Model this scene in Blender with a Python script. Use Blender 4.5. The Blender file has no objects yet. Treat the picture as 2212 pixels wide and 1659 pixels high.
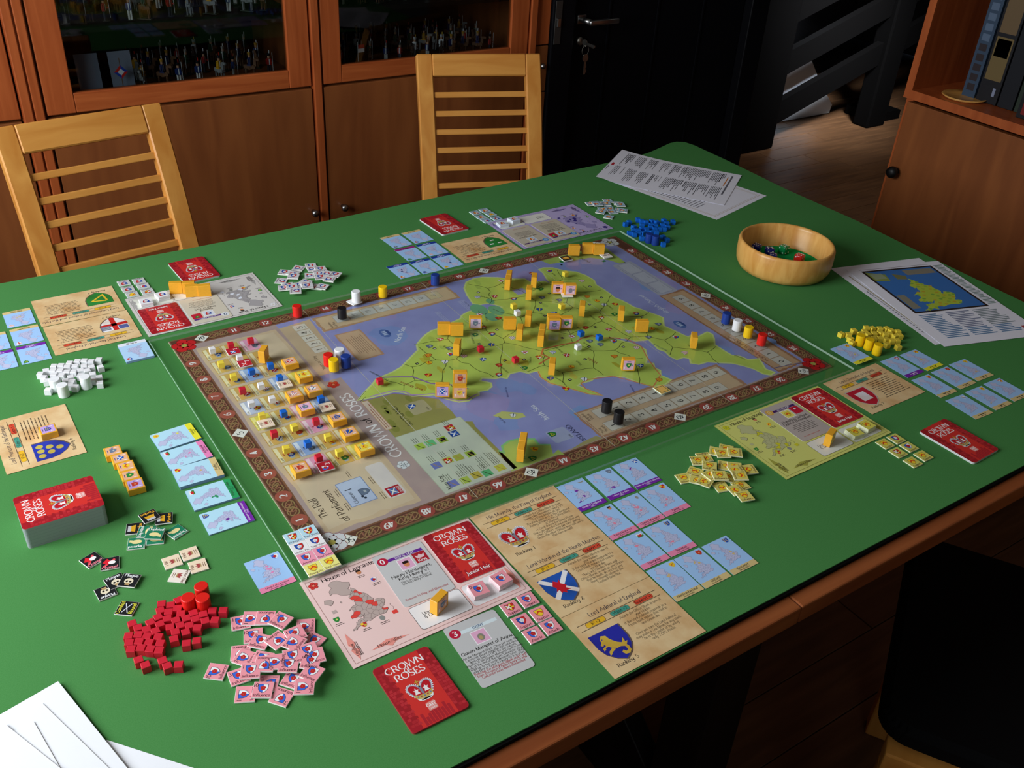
import bpy, bmesh, math, random
from mathutils import Vector, Matrix, Euler
random.seed(7)
sc = bpy.context.scene
COL = bpy.data.collections.new('scene'); sc.collection.children.link(COL)
ZT = 0.75                                   # height of the cloth on the table, metres
PI = math.pi
def lin(h):
    o = []
    for i in (0, 2, 4):
        v = int(h[i:i+2], 16)/255
        o.append(v/12.92 if v <= .04045 else ((v+.055)/1.055)**2.4)
    return (o[0], o[1], o[2], 1.0)
# ---------------------------------------------------------------- camera
cam = bpy.data.cameras.new('camera'); co = bpy.data.objects.new('camera', cam); COL.objects.link(co)
Rw = ((0.8339071842825165, -0.5490944626230949, 0.05562444712911327),
      (-0.260730798865046, -0.48077882096743196, -0.8371804917878943),
      (0.48643422836490424, 0.6836278201065843, -0.5440907507476376))
co.matrix_world = Matrix(((Rw[0][0], -Rw[1][0], -Rw[2][0], -0.28526),
                          (Rw[0][1], -Rw[1][1], -Rw[2][1], -0.76867),
                          (Rw[0][2], -Rw[1][2], -Rw[2][2], 0.77502+ZT), (0, 0, 0, 1)))
cam.sensor_width = 36; cam.lens = 2040*36/2212; cam.clip_start = .02
sc.camera = co
# ---------------------------------------------------------------- light and exposure
w = bpy.data.worlds.new('room_air'); sc.world = w; w.use_nodes = True
w.node_tree.nodes['Background'].inputs[0].default_value = (.62, .74, 1, 1)
w.node_tree.nodes['Background'].inputs[1].default_value = 0.3
sc.view_settings.view_transform = 'Standard'; sc.view_settings.look = 'None'
sc.view_settings.exposure = 0.0; sc.view_settings.gamma = 1.0; sc.view_settings.use_curve_mapping = False
def area(name, loc, rot, sx, sy, power, col, spread=180):
    l = bpy.data.lights.new(name, 'AREA'); l.shape = 'RECTANGLE'; l.size = sx; l.size_y = sy
    l.energy = power; l.color = col; l.spread = math.radians(spread)
    o = bpy.data.objects.new(name, l); COL.objects.link(o); o.location = loc; o.rotation_euler = rot
    return o
area('window_daylight', (-1.42, .42, 1.62), (0, math.radians(-74), 0), 1.15, 1.25, 54, (.93, .97, 1.0))
area('rear_window_daylight', (-.9, -2.32, 1.75), (math.radians(80), 0, math.radians(-8)), 1.0, .8, 5.0, (.92, .96, 1))  # added fill from behind the camera; the rear wall has no opening
so_ = area('stair_window_daylight', (3.05, .98, 1.95), (0, 0, 0), .5, .5, 14, (.86, .94, 1), 34)  # invented narrow lamp that brightens the pale slabs behind the rails
so_.rotation_euler = Vector((3.98-3.05, 2.65-.98, .30-1.95)).to_track_quat('-Z', 'Y').to_euler()
area('hall_daylight', (3.4, 1.7, 2.5), (0, 0, 0), .5, .5, 2.6, (1, .9, .8), 100)  # unseen lamp added under the ceiling to lift the dark hall floor
# ---------------------------------------------------------------- materials
MT = {}
def mat(name, col='808080', rough=.5, **k):
    if name in MT: return MT[name]
    m = bpy.data.materials.new(name); m.use_nodes = True; MT[name] = m
    b = m.node_tree.nodes['Principled BSDF']
    b.inputs['Base Color'].default_value = lin(col); b.inputs['Roughness'].default_value = rough
    b.inputs['Specular IOR Level'].default_value = k.get('spec', .4)
    b.inputs['Metallic'].default_value = k.get('metal', 0)
    return m
def noise_mix(m, c1, c2, scale=(1, 1, 1), ns=5, detail=5, bump=0, ramp=(.35, .65), dist=0.0, coord='Object'):
    nt = m.node_tree; N = nt.nodes; L = nt.links; b = N['Principled BSDF']
    tc = N.new('ShaderNodeTexCoord'); mp = N.new('ShaderNodeMapping'); mp.inputs['Scale'].default_value = scale
    n = N.new('ShaderNodeTexNoise'); n.inputs['Scale'].default_value = ns; n.inputs['Detail'].default_value = detail
    n.inputs['Distortion'].default_value = dist
    r = N.new('ShaderNodeValToRGB'); r.color_ramp.elements[0].position = ramp[0]; r.color_ramp.elements[1].position = ramp[1]
    r.color_ramp.elements[0].color = lin(c1); r.color_ramp.elements[1].color = lin(c2)
    L.new(tc.outputs[coord], mp.inputs[0]); L.new(mp.outputs[0], n.inputs[0]); L.new(n.outputs[0], r.inputs[0])
    L.new(r.outputs[0], b.inputs['Base Color'])
    if bump:
        bp = N.new('ShaderNodeBump'); bp.inputs['Strength'].default_value = bump; bp.inputs['Distance'].default_value = .002
        L.new(n.outputs[0], bp.inputs['Height']); L.new(bp.outputs[0], b.inputs['Normal'])
    return m
def wood(name, c1, c2, sc3=(1.2, 14, 14), rough=.38, spec=.35, dist=.6):
    return noise_mix(mat(name, c1, rough, spec=spec), c1, c2, sc3, 3.2, 7, .05, (.3, .72), dist)
cherry_h = wood('cherry_wood_flat', '9C4A22', 'B86232', (1.4, 9, 18))
cherry_v = wood('cherry_wood_upright', '9C4A22', 'B65E30', (18, 9, 1.4))
door_w = wood('cherry_door_panel', '7C4524', '93562D', (6, 6, .8))
beech = wood('beech_wood', 'C98339', 'E0A050', (9, 9, 1.2), .33)
beech_x = wood('beech_wood_lengthways', 'C98339', 'E0A050', (1.2, 9, 9), .33)
tabw = wood('table_wood', '7E4020', '9C5830', (1.0, 16, 16), .35)
bowlw = wood('turned_bowl_wood', 'CB8C40', 'E8B468', (14, 14, 3), .33, .4, 1.0)
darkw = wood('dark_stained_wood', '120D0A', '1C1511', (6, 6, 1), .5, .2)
floorw = wood('oak_floor_board', '5A3E2A', '785438', (1.2, 12, 12), .42, .3)
blackdoor = mat('black_door_paint', '0B0B0F', .45, spec=.15)
plaster = mat('wall_plaster', '77736E', .9); ceilm = mat('ceiling_paint', 'A8A49C', .9)
hallm = mat('hall_wall_paint', '6B6A70', .9)
metal = mat('brushed_metal', 'A8A8A8', .3, metal=1); keym = mat('key_metal', 'C8C4BA', .35, metal=1)
blackm = mat('black_plastic', '0A0A0B', .5); seatm = mat('black_seat_fabric', '08080A', .85, spec=.1)
under = mat('cloth_black_backing', '060606', .8, spec=.1)
felt = noise_mix(mat('green_felt', '3F7A3F', .95, spec=.06), '468446', '4F8C4E', (1, 1, 1), 900, 3, .05, (.3, .7))
feltb = mat('bowl_felt', '159A50', .95, spec=.05)
pane = bpy.data.materials.new('clear_pane'); pane.use_nodes = True
def clear(m, tint, ior, rough=.01):
    nt = m.node_tree; N = nt.nodes; L = nt.links; N.clear()
    o = N.new('ShaderNodeOutputMaterial'); t = N.new('ShaderNodeBsdfTransparent'); t.inputs[0].default_value = tint
    g = N.new('ShaderNodeBsdfGlossy'); g.inputs['Roughness'].default_value = rough
    f = N.new('ShaderNodeFresnel'); f.inputs['IOR'].default_value = ior; x = N.new('ShaderNodeMixShader')
    ge = N.new('ShaderNodeNewGeometry'); iv = N.new('ShaderNodeMath'); iv.operation = 'SUBTRACT'; iv.inputs[0].default_value = 1; L.new(ge.outputs['Backfacing'], iv.inputs[1])
    mu = N.new('ShaderNodeMath'); mu.operation = 'MULTIPLY'; L.new(f.outputs[0], mu.inputs[0]); L.new(iv.outputs[0], mu.inputs[1])   # reflect on the entering face only
    L.new(mu.outputs[0], x.inputs[0]); L.new(t.outputs[0], x.inputs[1]); L.new(g.outputs[0], x.inputs[2]); L.new(x.outputs[0], o.inputs[0])
clear(pane, (.97, .985, .97, 1), 1.45)
cabpane = bpy.data.materials.new('cabinet_pane'); cabpane.use_nodes = True; clear(cabpane, (.66, .69, .70, 1), 1.45, .03)
edgem = mat('acrylic_edge', 'C8E4D2', .25, spec=.5)
edgem.node_tree.nodes['Principled BSDF'].inputs['Alpha'].default_value = .5
def inkmat(name, rough, spec, var=0.0, ns=30, c2='B08A5A'):
    m = bpy.data.materials.new(name); m.use_nodes = True; nt = m.node_tree; N = nt.nodes; L = nt.links
    b = N['Principled BSDF']; b.inputs['Roughness'].default_value = rough; b.inputs['Specular IOR Level'].default_value = spec
    a = N.new('ShaderNodeVertexColor'); a.layer_name = 'Col'
    if var:
        tc = N.new('ShaderNodeTexCoord'); n = N.new('ShaderNodeTexNoise'); n.inputs['Scale'].default_value = ns
        n.inputs['Detail'].default_value = 6; L.new(tc.outputs['Object'], n.inputs[0])
        r = N.new('ShaderNodeMapRange'); r.inputs[1].default_value = .42; r.inputs[2].default_value = .75
        r.inputs[3].default_value = 0; r.inputs[4].default_value = var; L.new(n.outputs[0], r.inputs[0])
        x = N.new('ShaderNodeMix'); x.data_type = 'RGBA'; x.blend_type = 'MULTIPLY'
        L.new(r.outputs[0], x.inputs[0]); L.new(a.outputs[0], x.inputs[6]); x.inputs[7].default_value = lin(c2)
        L.new(x.outputs[2], b.inputs['Base Color'])
    else: L.new(a.outputs[0], b.inputs['Base Color'])
    return m
INK = inkmat('printed_paper', .55, .3); GLOSS = inkmat('glossy_card', .3, .45)
PARCH = inkmat('mottled_parchment_print', .5, .3, .75, 28, 'D8A868'); WATER = inkmat('watercolour_board_print', .5, .25, .3, 22, 'B8B0D0')
PAINT = inkmat('painted_wood', .4, .4, .12, 260, 'B0A8A0')
# ---------------------------------------------------------------- object helpers
def link(o, parent=None):
    COL.objects.link(o)
    if parent is not None: o.parent = parent
    return o
def tag(o, label=None, cat=None, group=None, kind=None):
    if label: o['label'] = label
    if cat: o['category'] = cat
    if group: o['group'] = group
    if kind: o['kind'] = kind
    return o
def empty(name, loc, rz=0, label=None, cat=None, group=None):
    o = bpy.data.objects.new(name, None); o.empty_display_size = .02; link(o); o.location = loc; o.rotation_euler = (0, 0, rz)
    return tag(o, label, cat, group)
def dup(o, loc=None, rz=None, label=None, parent=None):
    c = o.copy(); link(c, parent)
    if loc is not None: c.location = loc
    if rz is not None: c.rotation_euler = (c.rotation_euler[0], c.rotation_euler[1], rz)
    if label: c['label'] = label
    for ch in list(o.children): dup(ch, parent=c)
    return c
class MB:                                    # plain geometry, one material
    def __init__(s): s.bm = bmesh.new()
    def box(s, x0, y0, z0, x1, y1, z1, bev=0, M=None):
        b = bmesh.new(); bmesh.ops.create_cube(b, size=1)
        bmesh.ops.transform(b, matrix=Matrix.Translation(((x0+x1)/2, (y0+y1)/2, (z0+z1)/2)) @ Matrix.Diagonal((abs(x1-x0), abs(y1-y0), abs(z1-z0), 1)), verts=b.verts)
        if bev: bmesh.ops.bevel(b, geom=b.edges[:]+b.verts[:], offset=bev, segments=2, affect='EDGES', profile=.5)
        if M: bmesh.ops.transform(b, matrix=M, verts=b.verts)
        return s.add(b)
    def add(s, b):
        me = bpy.data.meshes.new('t'); b.to_mesh(me); b.free(); s.bm.from_mesh(me); bpy.data.meshes.remove(me); return s
    def prism(s, pts, z0, z1, M=None, bev=0):
        b = bmesh.new(); vs = [b.verts.new((x, y, z0)) for x, y in pts]; f = b.faces.new(vs)
        r = bmesh.ops.extrude_face_region(b, geom=[f]); bmesh.ops.translate(b, vec=(0, 0, z1-z0), verts=[v for v in r['geom'] if isinstance(v, bmesh.types.BMVert)])
        bmesh.ops.recalc_face_normals(b, faces=b.faces)
        if bev: bmesh.ops.bevel(b, geom=b.edges[:]+b.verts[:], offset=bev, segments=1, affect='EDGES')
        if M: bmesh.ops.transform(b, matrix=M, verts=b.verts)
        return s.add(b)
    def lathe(s, prof, n=32, M=None):
        b = bmesh.new(); rings = []
        for r, z in prof:
            rings.append([b.verts.new((r*math.cos(2*PI*i/n), r*math.sin(2*PI*i/n), z)) for i in range(n)] if r > 1e-6 else [b.verts.new((0, 0, z))])
        for a, c in zip(rings, rings[1:]):
            for i in range(n):
                j = (i+1) % n
                if len(a) == 1 and len(c) == 1: continue
                if len(a) == 1: b.faces.new((a[0], c[i], c[j]))
                elif len(c) == 1: b.faces.new((a[i], a[j], c[0]))
                else: b.faces.new((a[i], a[j], c[j], c[i]))
        bmesh.ops.recalc_face_normals(b, faces=b.faces)
        if M: bmesh.ops.transform(b, matrix=M, verts=b.verts)
        return s.add(b)
    def tube(s, p, q, r, n=12):
        p = Vector(p); q = Vector(q); d = q-p
        M = Matrix.Translation(p) @ d.to_track_quat('Z', 'Y').to_matrix().to_4x4()
        return s.lathe([(0, 0), (r, 0), (r, d.length), (0, d.length)], n, M)
    def strip(s, pts, wid, thick):           # bar swept along pts (list of (x,y,z)), wid along x, thick normal to it
        b = bmesh.new(); prev = None
        for i, p in enumerate(pts):
            a = Vector(pts[max(0, i-1)]); c = Vector(pts[min(len(pts)-1, i+1)]); t = (c-a).normalized(); n = Vector((1, 0, 0)).cross(t).normalized()
            p = Vector(p); X = Vector((wid/2, 0, 0)); Y = n*thick/2
            r = [b.verts.new(p+X+Y), b.verts.new(p-X+Y), b.verts.new(p-X-Y), b.verts.new(p+X-Y)]
            if prev:
                for k in range(4): b.faces.new((prev[k], prev[(k+1) % 4], r[(k+1) % 4], r[k]))
            else: b.faces.new(r)
            prev = r
        b.faces.new(prev[::-1]); bmesh.ops.recalc_face_normals(b, faces=b.faces)
        bmesh.ops.bevel(b, geom=[e for e in b.edges], offset=.003, segments=1, affect='EDGES')
        return s.add(b)
    def obj(s, name, m, parent=None, smooth=False):
        me = bpy.data.meshes.new(name); s.bm.to_mesh(me); s.bm.free(); me.materials.append(m)
        if smooth: me.polygons.foreach_set('use_smooth', [True]*len(me.polygons))
        o = bpy.data.objects.new(name, me); link(o, parent); return o
def box_obj(name, m, c, parent=None, bev=0, kind=None):
    o = MB().box(*c, bev=bev).obj(name, m, parent)
    if kind: o['kind'] = kind
    return o
# ---------------------------------------------------------------- pen lettering (base-36 stroke font, broad-nib)
GL = {
'A':(18,'089QI8 -4DED'),'B':(14,'282Q ~2Q9QCMAH2H ~2HAHDCA828'),'C':(16,'~FMAQ4N1H4BA8FC'),'D':(17,'282Q ~2Q9QFMGHFC9828'),
'E':(12,'282Q -2QBQBN -2H9H -28B8CC'),'F':(12,'282Q -2QBQBN -2H9H'),'G':(17,'~FMAQ4N1H4BA8F9 F9FF'),'H':(17,'282Q F8FQ -2HFH'),'I':(6,'383Q'),
'J':(8,'-5Q5B ~5B4713'),'K':(15,'282Q 2GDQ -5HE8'),'L':(12,'282Q -28B8CC'),'M':(20,'383Q -3QA8HQ H8HQ'),'N':(18,'282Q -2QF8 F8FQ'),'O':(18,'o9H89'),
'P':(13,'282Q ~2Q9QCMAH2H'),'Q':(18,'o9H89 -9CG5'),'R':(15,'282Q ~2Q9QCMAH2H -7HE8'),'S':(12,'~AN6Q2N3I8GBC781B'),'T':(14,'787Q -0N0QEQEN'),
'U':(16,'~2Q2E58B8EEEQ'),'V':(17,'0Q88GQ'),'W':(24,'0Q68CQI8OQ'),'X':(15,'08EQ 0QE8'),'Y':(15,'0Q7HEQ 787H'),'Z':(14,'-1QDQ18E8'),
'a':(11,'~1I5K8I8A98 ~8F3E1B3889'),'b':(12,'-282S o7E56'),'c':(10,'~9H6K2I1E2A689A'),'d':(12,'o5E46 -A8AS'),'e':(10,'~1E9E8I5K2I1E2A689A'),
'f':(7,'-383O ~3O4R7S -0K7K'),'g':(11,'o5F45 ~9K956112'),'h':(12,'282S ~2H6KAHA8'),'i':(5,'282K -2O2Q'),'j':(5,'~3K350 -3O3Q'),'k':(11,'282S -2D9K -5GA8'),
'l':(5,'282S'),'m':(18,'282K ~2H5K8H88 ~8HBKFHF8'),'n':(12,'282K ~2H6KAHA8'),'o':(11,'o5E56'),'p':(12,'202K o7E56'),'q':(12,'o5E46 A0AK'),
'r':(8,'282K ~2G5K8J'),'s':(9,'~7I4K1H6D7A481A'),'t':(7,'~3O3A5879 -0K7K'),'u':(12,'~2K2B589B A8AK'),'v':(10,'0K58AK'),'w':(15,'0K487KB8FK'),
'x':(10,'08AK 0K98'),'y':(10,'0K58 AK20'),'z':(9,'-1K8K1898'),
'0':(13,'o6H59'),'1':(8,'484Q'),'2':(12,'~1N6QBMAH18 -18B8'),'3':(12,'~1N6QBN5H ~5HBD681B'),'4':(12,'989Q -9Q1CBC'),'5':(12,'-AQ2Q2I ~2IAIBC681A'),
'6':(12,'~AQ3J1D o6D55'),'7':(11,'-0QBQ48'),'8':(12,'o6M44 o6C55'),'9':(12,'o6L55 ~BL9E28'),
'.':(4,'-2829'),',':(4,'-2916'),':':(5,'-2829 -2H2I'),'-':(8,'-1E7E'),'+':(11,'-5A5J -1EAE'),"'":(4,'-2N2Q'),'#':(12,'-388Q -6ABK -1DCD -1JCJ'),
'!':(5,'-2D2Q -2829'),'(':(6,'~4S1I48'),')':(6,'~1S4I18'),'&':(14,'~D8482O8OA8'),'"':(7,'-2N2Q -5N5Q'),' ':(7,'')}
def b36(c): return int(c, 36)
def catmull(P, n=3):
    o = []
    for i in range(len(P)-1):
        p0 = P[max(0, i-1)]; p1 = P[i]; p2 = P[i+1]; p3 = P[min(len(P)-1, i+2)]
        for k in range(n):
            t = k/n; t2 = t*t; t3 = t2*t
            o.append(tuple(.5*((2*p1[j])+(-p0[j]+p2[j])*t+(2*p0[j]-5*p1[j]+4*p2[j]-p3[j])*t2+(-p0[j]+3*p1[j]-3*p2[j]+p3[j])*t3) for j in (0, 1)))
    return o+[P[-1]]
def strip2(pts, hw, close=False):           # mitred band; hw = half width per segment (list) or number
    n = len(pts); segs = list(range(n if close else n-1)); nr = []
    for i in segs:
        a, b = pts[i], pts[(i+1) % n]; d = math.hypot(b[0]-a[0], b[1]-a[1]) or 1e-6; nr.append((-(b[1]-a[1])/d, (b[0]-a[0])/d))
    H = hw if isinstance(hw, list) else [hw]*len(segs); L = []
    for i in range(n):
        p = i-1 if (i > 0 or close) else 0; q = i if (i < n-1 or close) else n-2
        p %= len(segs); q %= len(segs); mx, my = nr[p][0]+nr[q][0], nr[p][1]+nr[q][1]; m = math.hypot(mx, my)
        if m < .35: mx, my, m = nr[p][0], nr[p][1], 1
        mx /= m; my /= m; c = max(.5, mx*nr[q][0]+my*nr[q][1]); h = (H[p]+H[q])/2/c
        L.append(((pts[i][0]+mx*h, pts[i][1]+my*h), (pts[i][0]-mx*h, pts[i][1]-my*h)))
    return [(L[i][0], L[i][1], L[(i+1) % n][1], L[(i+1) % n][0]) for i in segs]
GC = {}
def glyph(c, wt, lod):
    k = (c, wt, lod)
    if k in GC: return GC[k]
    adv, src = GL.get(c, GL['-']); quads = []; lay = 0; adv += .9 if c != ' ' else 0
    for s in src.split():
        serif = False
        if s[0] == 'o':
            cx, cy, rx, ry = (b36(x) for x in s[1:5]); n = 8 if lod else 16
            pts = [(cx+rx*math.cos(2*PI*i/n), cy+ry*math.sin(2*PI*i/n)) for i in range(n+1)]
        else:
            fl = s[0] if s[0] in '-~' else ''; q = s[1:] if fl else s
            pts = [(b36(q[i]), b36(q[i+1])) for i in range(0, len(q)-1, 2)]
            if fl == '~': pts = catmull(pts, 1 if lod == 2 else 2 if lod else 4)
            serif = not fl
        cl_ = s[0] == 'o'
        if cl_: pts = pts[:-1]
        m_ = len(pts); hws = []
        for i in range(m_ if cl_ else m_-1):
            a, b = pts[i], pts[(i+1) % m_]; d = math.hypot(b[0]-a[0], b[1]-a[1]) or 1; hws.append(wt*(.36+.64*abs((b[1]-a[1])/d)**1.2)/2+.15)
        lay += 1; quads += [(q_, lay) for q_ in strip2(pts, hws, cl_)]
        if serif and lod < 2:
            for e in (pts[0], pts[-1]):
                h = .42; L = wt*.5+1.0; y = e[1]+(h if e[1] < 12 else -h); lay += 1
                quads.append((((e[0]-L, y-h), (e[0]+L, y-h), (e[0]+L, y+h), (e[0]-L, y+h)), lay))
    GC[k] = (adv, quads); return GC[k]
def text_w(s, size): return sum(GL.get(c, GL['-'])[0]+(.9 if c != ' ' else 0) for c in s)*size/18
# ---------------------------------------------------------------- Ink: flat print and small coloured solids, millimetres
class Ink:
    def __init__(s, z=0.0): s.b = {}; s.z0 = z; s.st = (0, 0, 1, 0, 1); s.part()
    def part(s, n='body'): s.cur = s.b.setdefault(n, ([], [], [])); return s
    def at(s, ox=0, oy=0, deg=0, k=1): a = math.radians(deg); s.st = (ox, oy, math.cos(a), math.sin(a), k); return s
    def X(s, x, y): ox, oy, c, sn, k = s.st; return (ox+k*(x*c-y*sn), oy+k*(x*sn+y*c))
    def raw(s, pts3, faces, col):
        v, f, c = s.cur; o = len(v); v.extend(pts3); C = lin(col) if isinstance(col, str) else col
        for q in faces: f.append([o+i for i in q]); c.append(C)
    def poly(s, pts, col, L=1):
        z = s.z0+L*.03; P = [s.X(*p) for p in pts]
        if sum(P[i-1][0]*P[i][1]-P[i][0]*P[i-1][1] for i in range(len(P))) < 0: P.reverse()
        s.raw([(x, y, z) for x, y in P], [range(len(P))], col)
    def rect(s, x, y, w, h, col, L=1): s.poly([(x, y), (x+w, y), (x+w, y+h), (x, y+h)], col, L)
    def rrect(s, x, y, w, h, r, col, L=1): s.poly(rr(x, y, w, h, r), col, L)
    def ell(s, cx, cy, rx, ry, col, L=1, n=16): s.poly([(cx+rx*math.cos(2*PI*i/n), cy+ry*math.sin(2*PI*i/n)) for i in range(n)], col, L)
    def line(s, pts, w, col, L=1, close=False):
        P = [pts[0]]
        for p in pts[1:]:
            if math.hypot(p[0]-P[-1][0], p[1]-P[-1][1]) > 1e-4: P.append(p)
        if len(P) < 2: return
        if len(P) < 3: close = False
        s.n = getattr(s, 'n', 0)+1; e = (s.n % 7)*.1
        for q in strip2(P, w/2, close): s.poly(q, col, L+e)
    def frame(s, x, y, w, h, t, col, L=1): s.line([(x, y), (x+w, y), (x+w, y+h), (x, y+h)], t, col, L, True)
    def text(s, t, x, y, size, col='201A18', L=2, align='l', deg=0, wt=2.4, lod=None, k=1.0):
        if lod is None: lod = 0 if size > 5 else 1 if size > 1.6 else 2
        sc_ = size/18; W = text_w(t, size)*k; dx = 0 if align == 'l' else -W/2 if align == 'c' else -W
        a = math.radians(deg); ca, sa = math.cos(a), math.sin(a); z = s.z0+L*.03; pts = []; fs = []; px = dx
        for c in t:
            adv, qs = glyph(c, wt, lod)
            for q, ly_ in qs:
                o = len(pts); zz = z+ly_*.004
                for gx, gy in q:
                    lx = px+gx*sc_*k; ly = (gy-8)*sc_; X_, Y_ = s.X(x+lx*ca-ly*sa, y+lx*sa+ly*ca); pts.append((X_, Y_, zz))
                fs.append((o, o+1, o+2, o+3))
            px += adv*sc_*k
        s.raw(pts, fs, col)
    def greek(s, x, y, w, n, lh, th, col='4A4038', L=2, align='l', seed=1, deg=0):   # rows of tiny unreadable print
        r = random.Random(seed)
        for i in range(n):
            ww = w*r.uniform(.72, 1); xx = x if align == 'l' else x+(w-ww)/2; e = xx+ww
            while xx < e-.4:
                q = min(r.uniform(1.2, 4.2)*th*1.6, e-xx); s.rect(xx, y-i*lh, q, th, col, L); xx += q+th*.8
    def box(s, x, y, z0, w, h, z1, col, deg=0, ch=0, top=None):   # solid block centred on x,y
        a = math.radians(deg); ca, sa = math.cos(a), math.sin(a)
        def q(w, h, z): return [(s.X(x+u*w/2*ca-v*h/2*sa, y+u*w/2*sa+v*h/2*ca)+(z,)) for u, v in ((-1, -1), (1, -1), (1, 1), (-1, 1))]
        if ch:
            P = q(w-2*ch, h-2*ch, z0)+q(w, h, z0+ch)+q(w, h, z1-ch)+q(w-2*ch, h-2*ch, z1); n = 4
        else: P = q(w, h, z0)+q(w, h, z1); n = 2
        F = [(3, 2, 1, 0)]+[(k*4+i, k*4+(i+1) % 4, k*4+4+(i+1) % 4, k*4+4+i) for k in range(n-1) for i in range(4)]
        s.raw(P, F, col); m = (n-1)*4; s.raw([P[m+i] for i in range(4)], [(0, 1, 2, 3)], top or col)
    def solid(s, pts, z0, z1, side, top=None):
        P = [s.X(*p) for p in pts]; n = len(P)
        if sum(P[i-1][0]*P[i][1]-P[i][0]*P[i-1][1] for i in range(n)) < 0: P.reverse()
        s.raw([(x, y, z0) for x, y in P]+[(x, y, z1) for x, y in P], [tuple(range(n))[::-1]]+[(i, (i+1) % n, n+(i+1) % n, n+i) for i in range(n)], side)
        s.raw([(x, y, z1) for x, y in P], [range(n)], top or side)
    def cyl(s, x, y, r, z0, z1, col, n=20, r2=None):
        r2 = r if r2 is None else r2; c = .6 if r > 3 else 0
        R = [(r-c, z0), (r, z0+c), (r2, z1-c), (r2-c, z1)] if c else [(r, z0), (r2, z1)]
        P = [(s.X(x+q*math.cos(2*PI*i/n), y+q*math.sin(2*PI*i/n))+(z,)) for q, z in R for i in range(n)]; m = len(R)
        s.raw(P, [tuple(range(n))[::-1], tuple(range((m-1)*n, m*n))]+[(k*n+i, k*n+(i+1) % n, (k+1)*n+(i+1) % n, (k+1)*n+i) for k in range(m-1) for i in range(n)], col)
    def build(s, name, parent=None, m=None, loc=(0, 0, 0), rz=0, sc3=.001):
        m = m or INK; root = None
        for bn in ['body']+[k for k in s.b if k != 'body']:
            v, f, c = s.b[bn]
            if not f: continue
            me = bpy.data.meshes.new(name if bn == 'body' else bn)
            me.from_pydata([(a*sc3, b*sc3, d*sc3) for a, b, d in v], [], f)
            at = me.color_attributes.new('Col', 'FLOAT_COLOR', 'CORNER'); fl = []
            for q, cc in zip(f, c): fl.extend(cc*len(q))
            at.data.foreach_set('color', fl); me.materials.append(m); me.validate()
            if bn == 'body':
                o = bpy.data.objects.new(name, me); link(o, parent); o.location = loc; o.rotation_euler = (0, 0, rz); root = o
            else: link(bpy.data.objects.new(bn, me), root if root else parent)
        return root
def rr(x, y, w, h, r, n=4):
    o = []
    for cx, cy, a in ((x+w-r, y+r, -90), (x+w-r, y+h-r, 0), (x+r, y+h-r, 90), (x+r, y+r, 180)):
        for i in range(n+1): t = math.radians(a+90*i/n); o.append((cx+r*math.cos(t), cy+r*math.sin(t)))
    return o
# ---------------------------------------------------------------- emblems
def rose(k, x, y, r, c, c2, mid='C8A83A', L=2, rot=18, n=5, line='30202080'):
    for j in range(2):
        R_ = r*(1, .62)[j]
        for i in range(n):
            a = math.radians(rot+36*j+i*360/n); px, py = x+R_*.58*math.cos(a), y+R_*.58*math.sin(a)
            k.ell(px, py, R_*.46, R_*.46, (c2, c)[1], L+j*2+.5, 10); 
            k.line([(px+R_*.44*math.cos(a+t), py+R_*.44*math.sin(a+t)) for t in (-1.3, -.7, 0, .7, 1.3)], r*.035, c2, L+j*2+.8)
    k.ell(x, y, r*.24, r*.24, mid, L+4, 12)
SH = [(-1, 1), (1, 1), (1, .1), (.86, -.4), (.5, -.85), (0, -1.15), (-.5, -.85), (-.86, -.4), (-1, .1)]
def clip(pts, a, b, c):                      # keep a*x+b*y<=c
    o = []
    for i in range(len(pts)):
        p, q = pts[i-1], pts[i]; dp, dq = a*p[0]+b*p[1]-c, a*q[0]+b*q[1]-c
        if (dp <= 0) != (dq <= 0): t = dp/(dp-dq); o.append((p[0]+(q[0]-p[0])*t, p[1]+(q[1]-p[1])*t))
        if dq <= 0: o.append(q)
    return o
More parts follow.
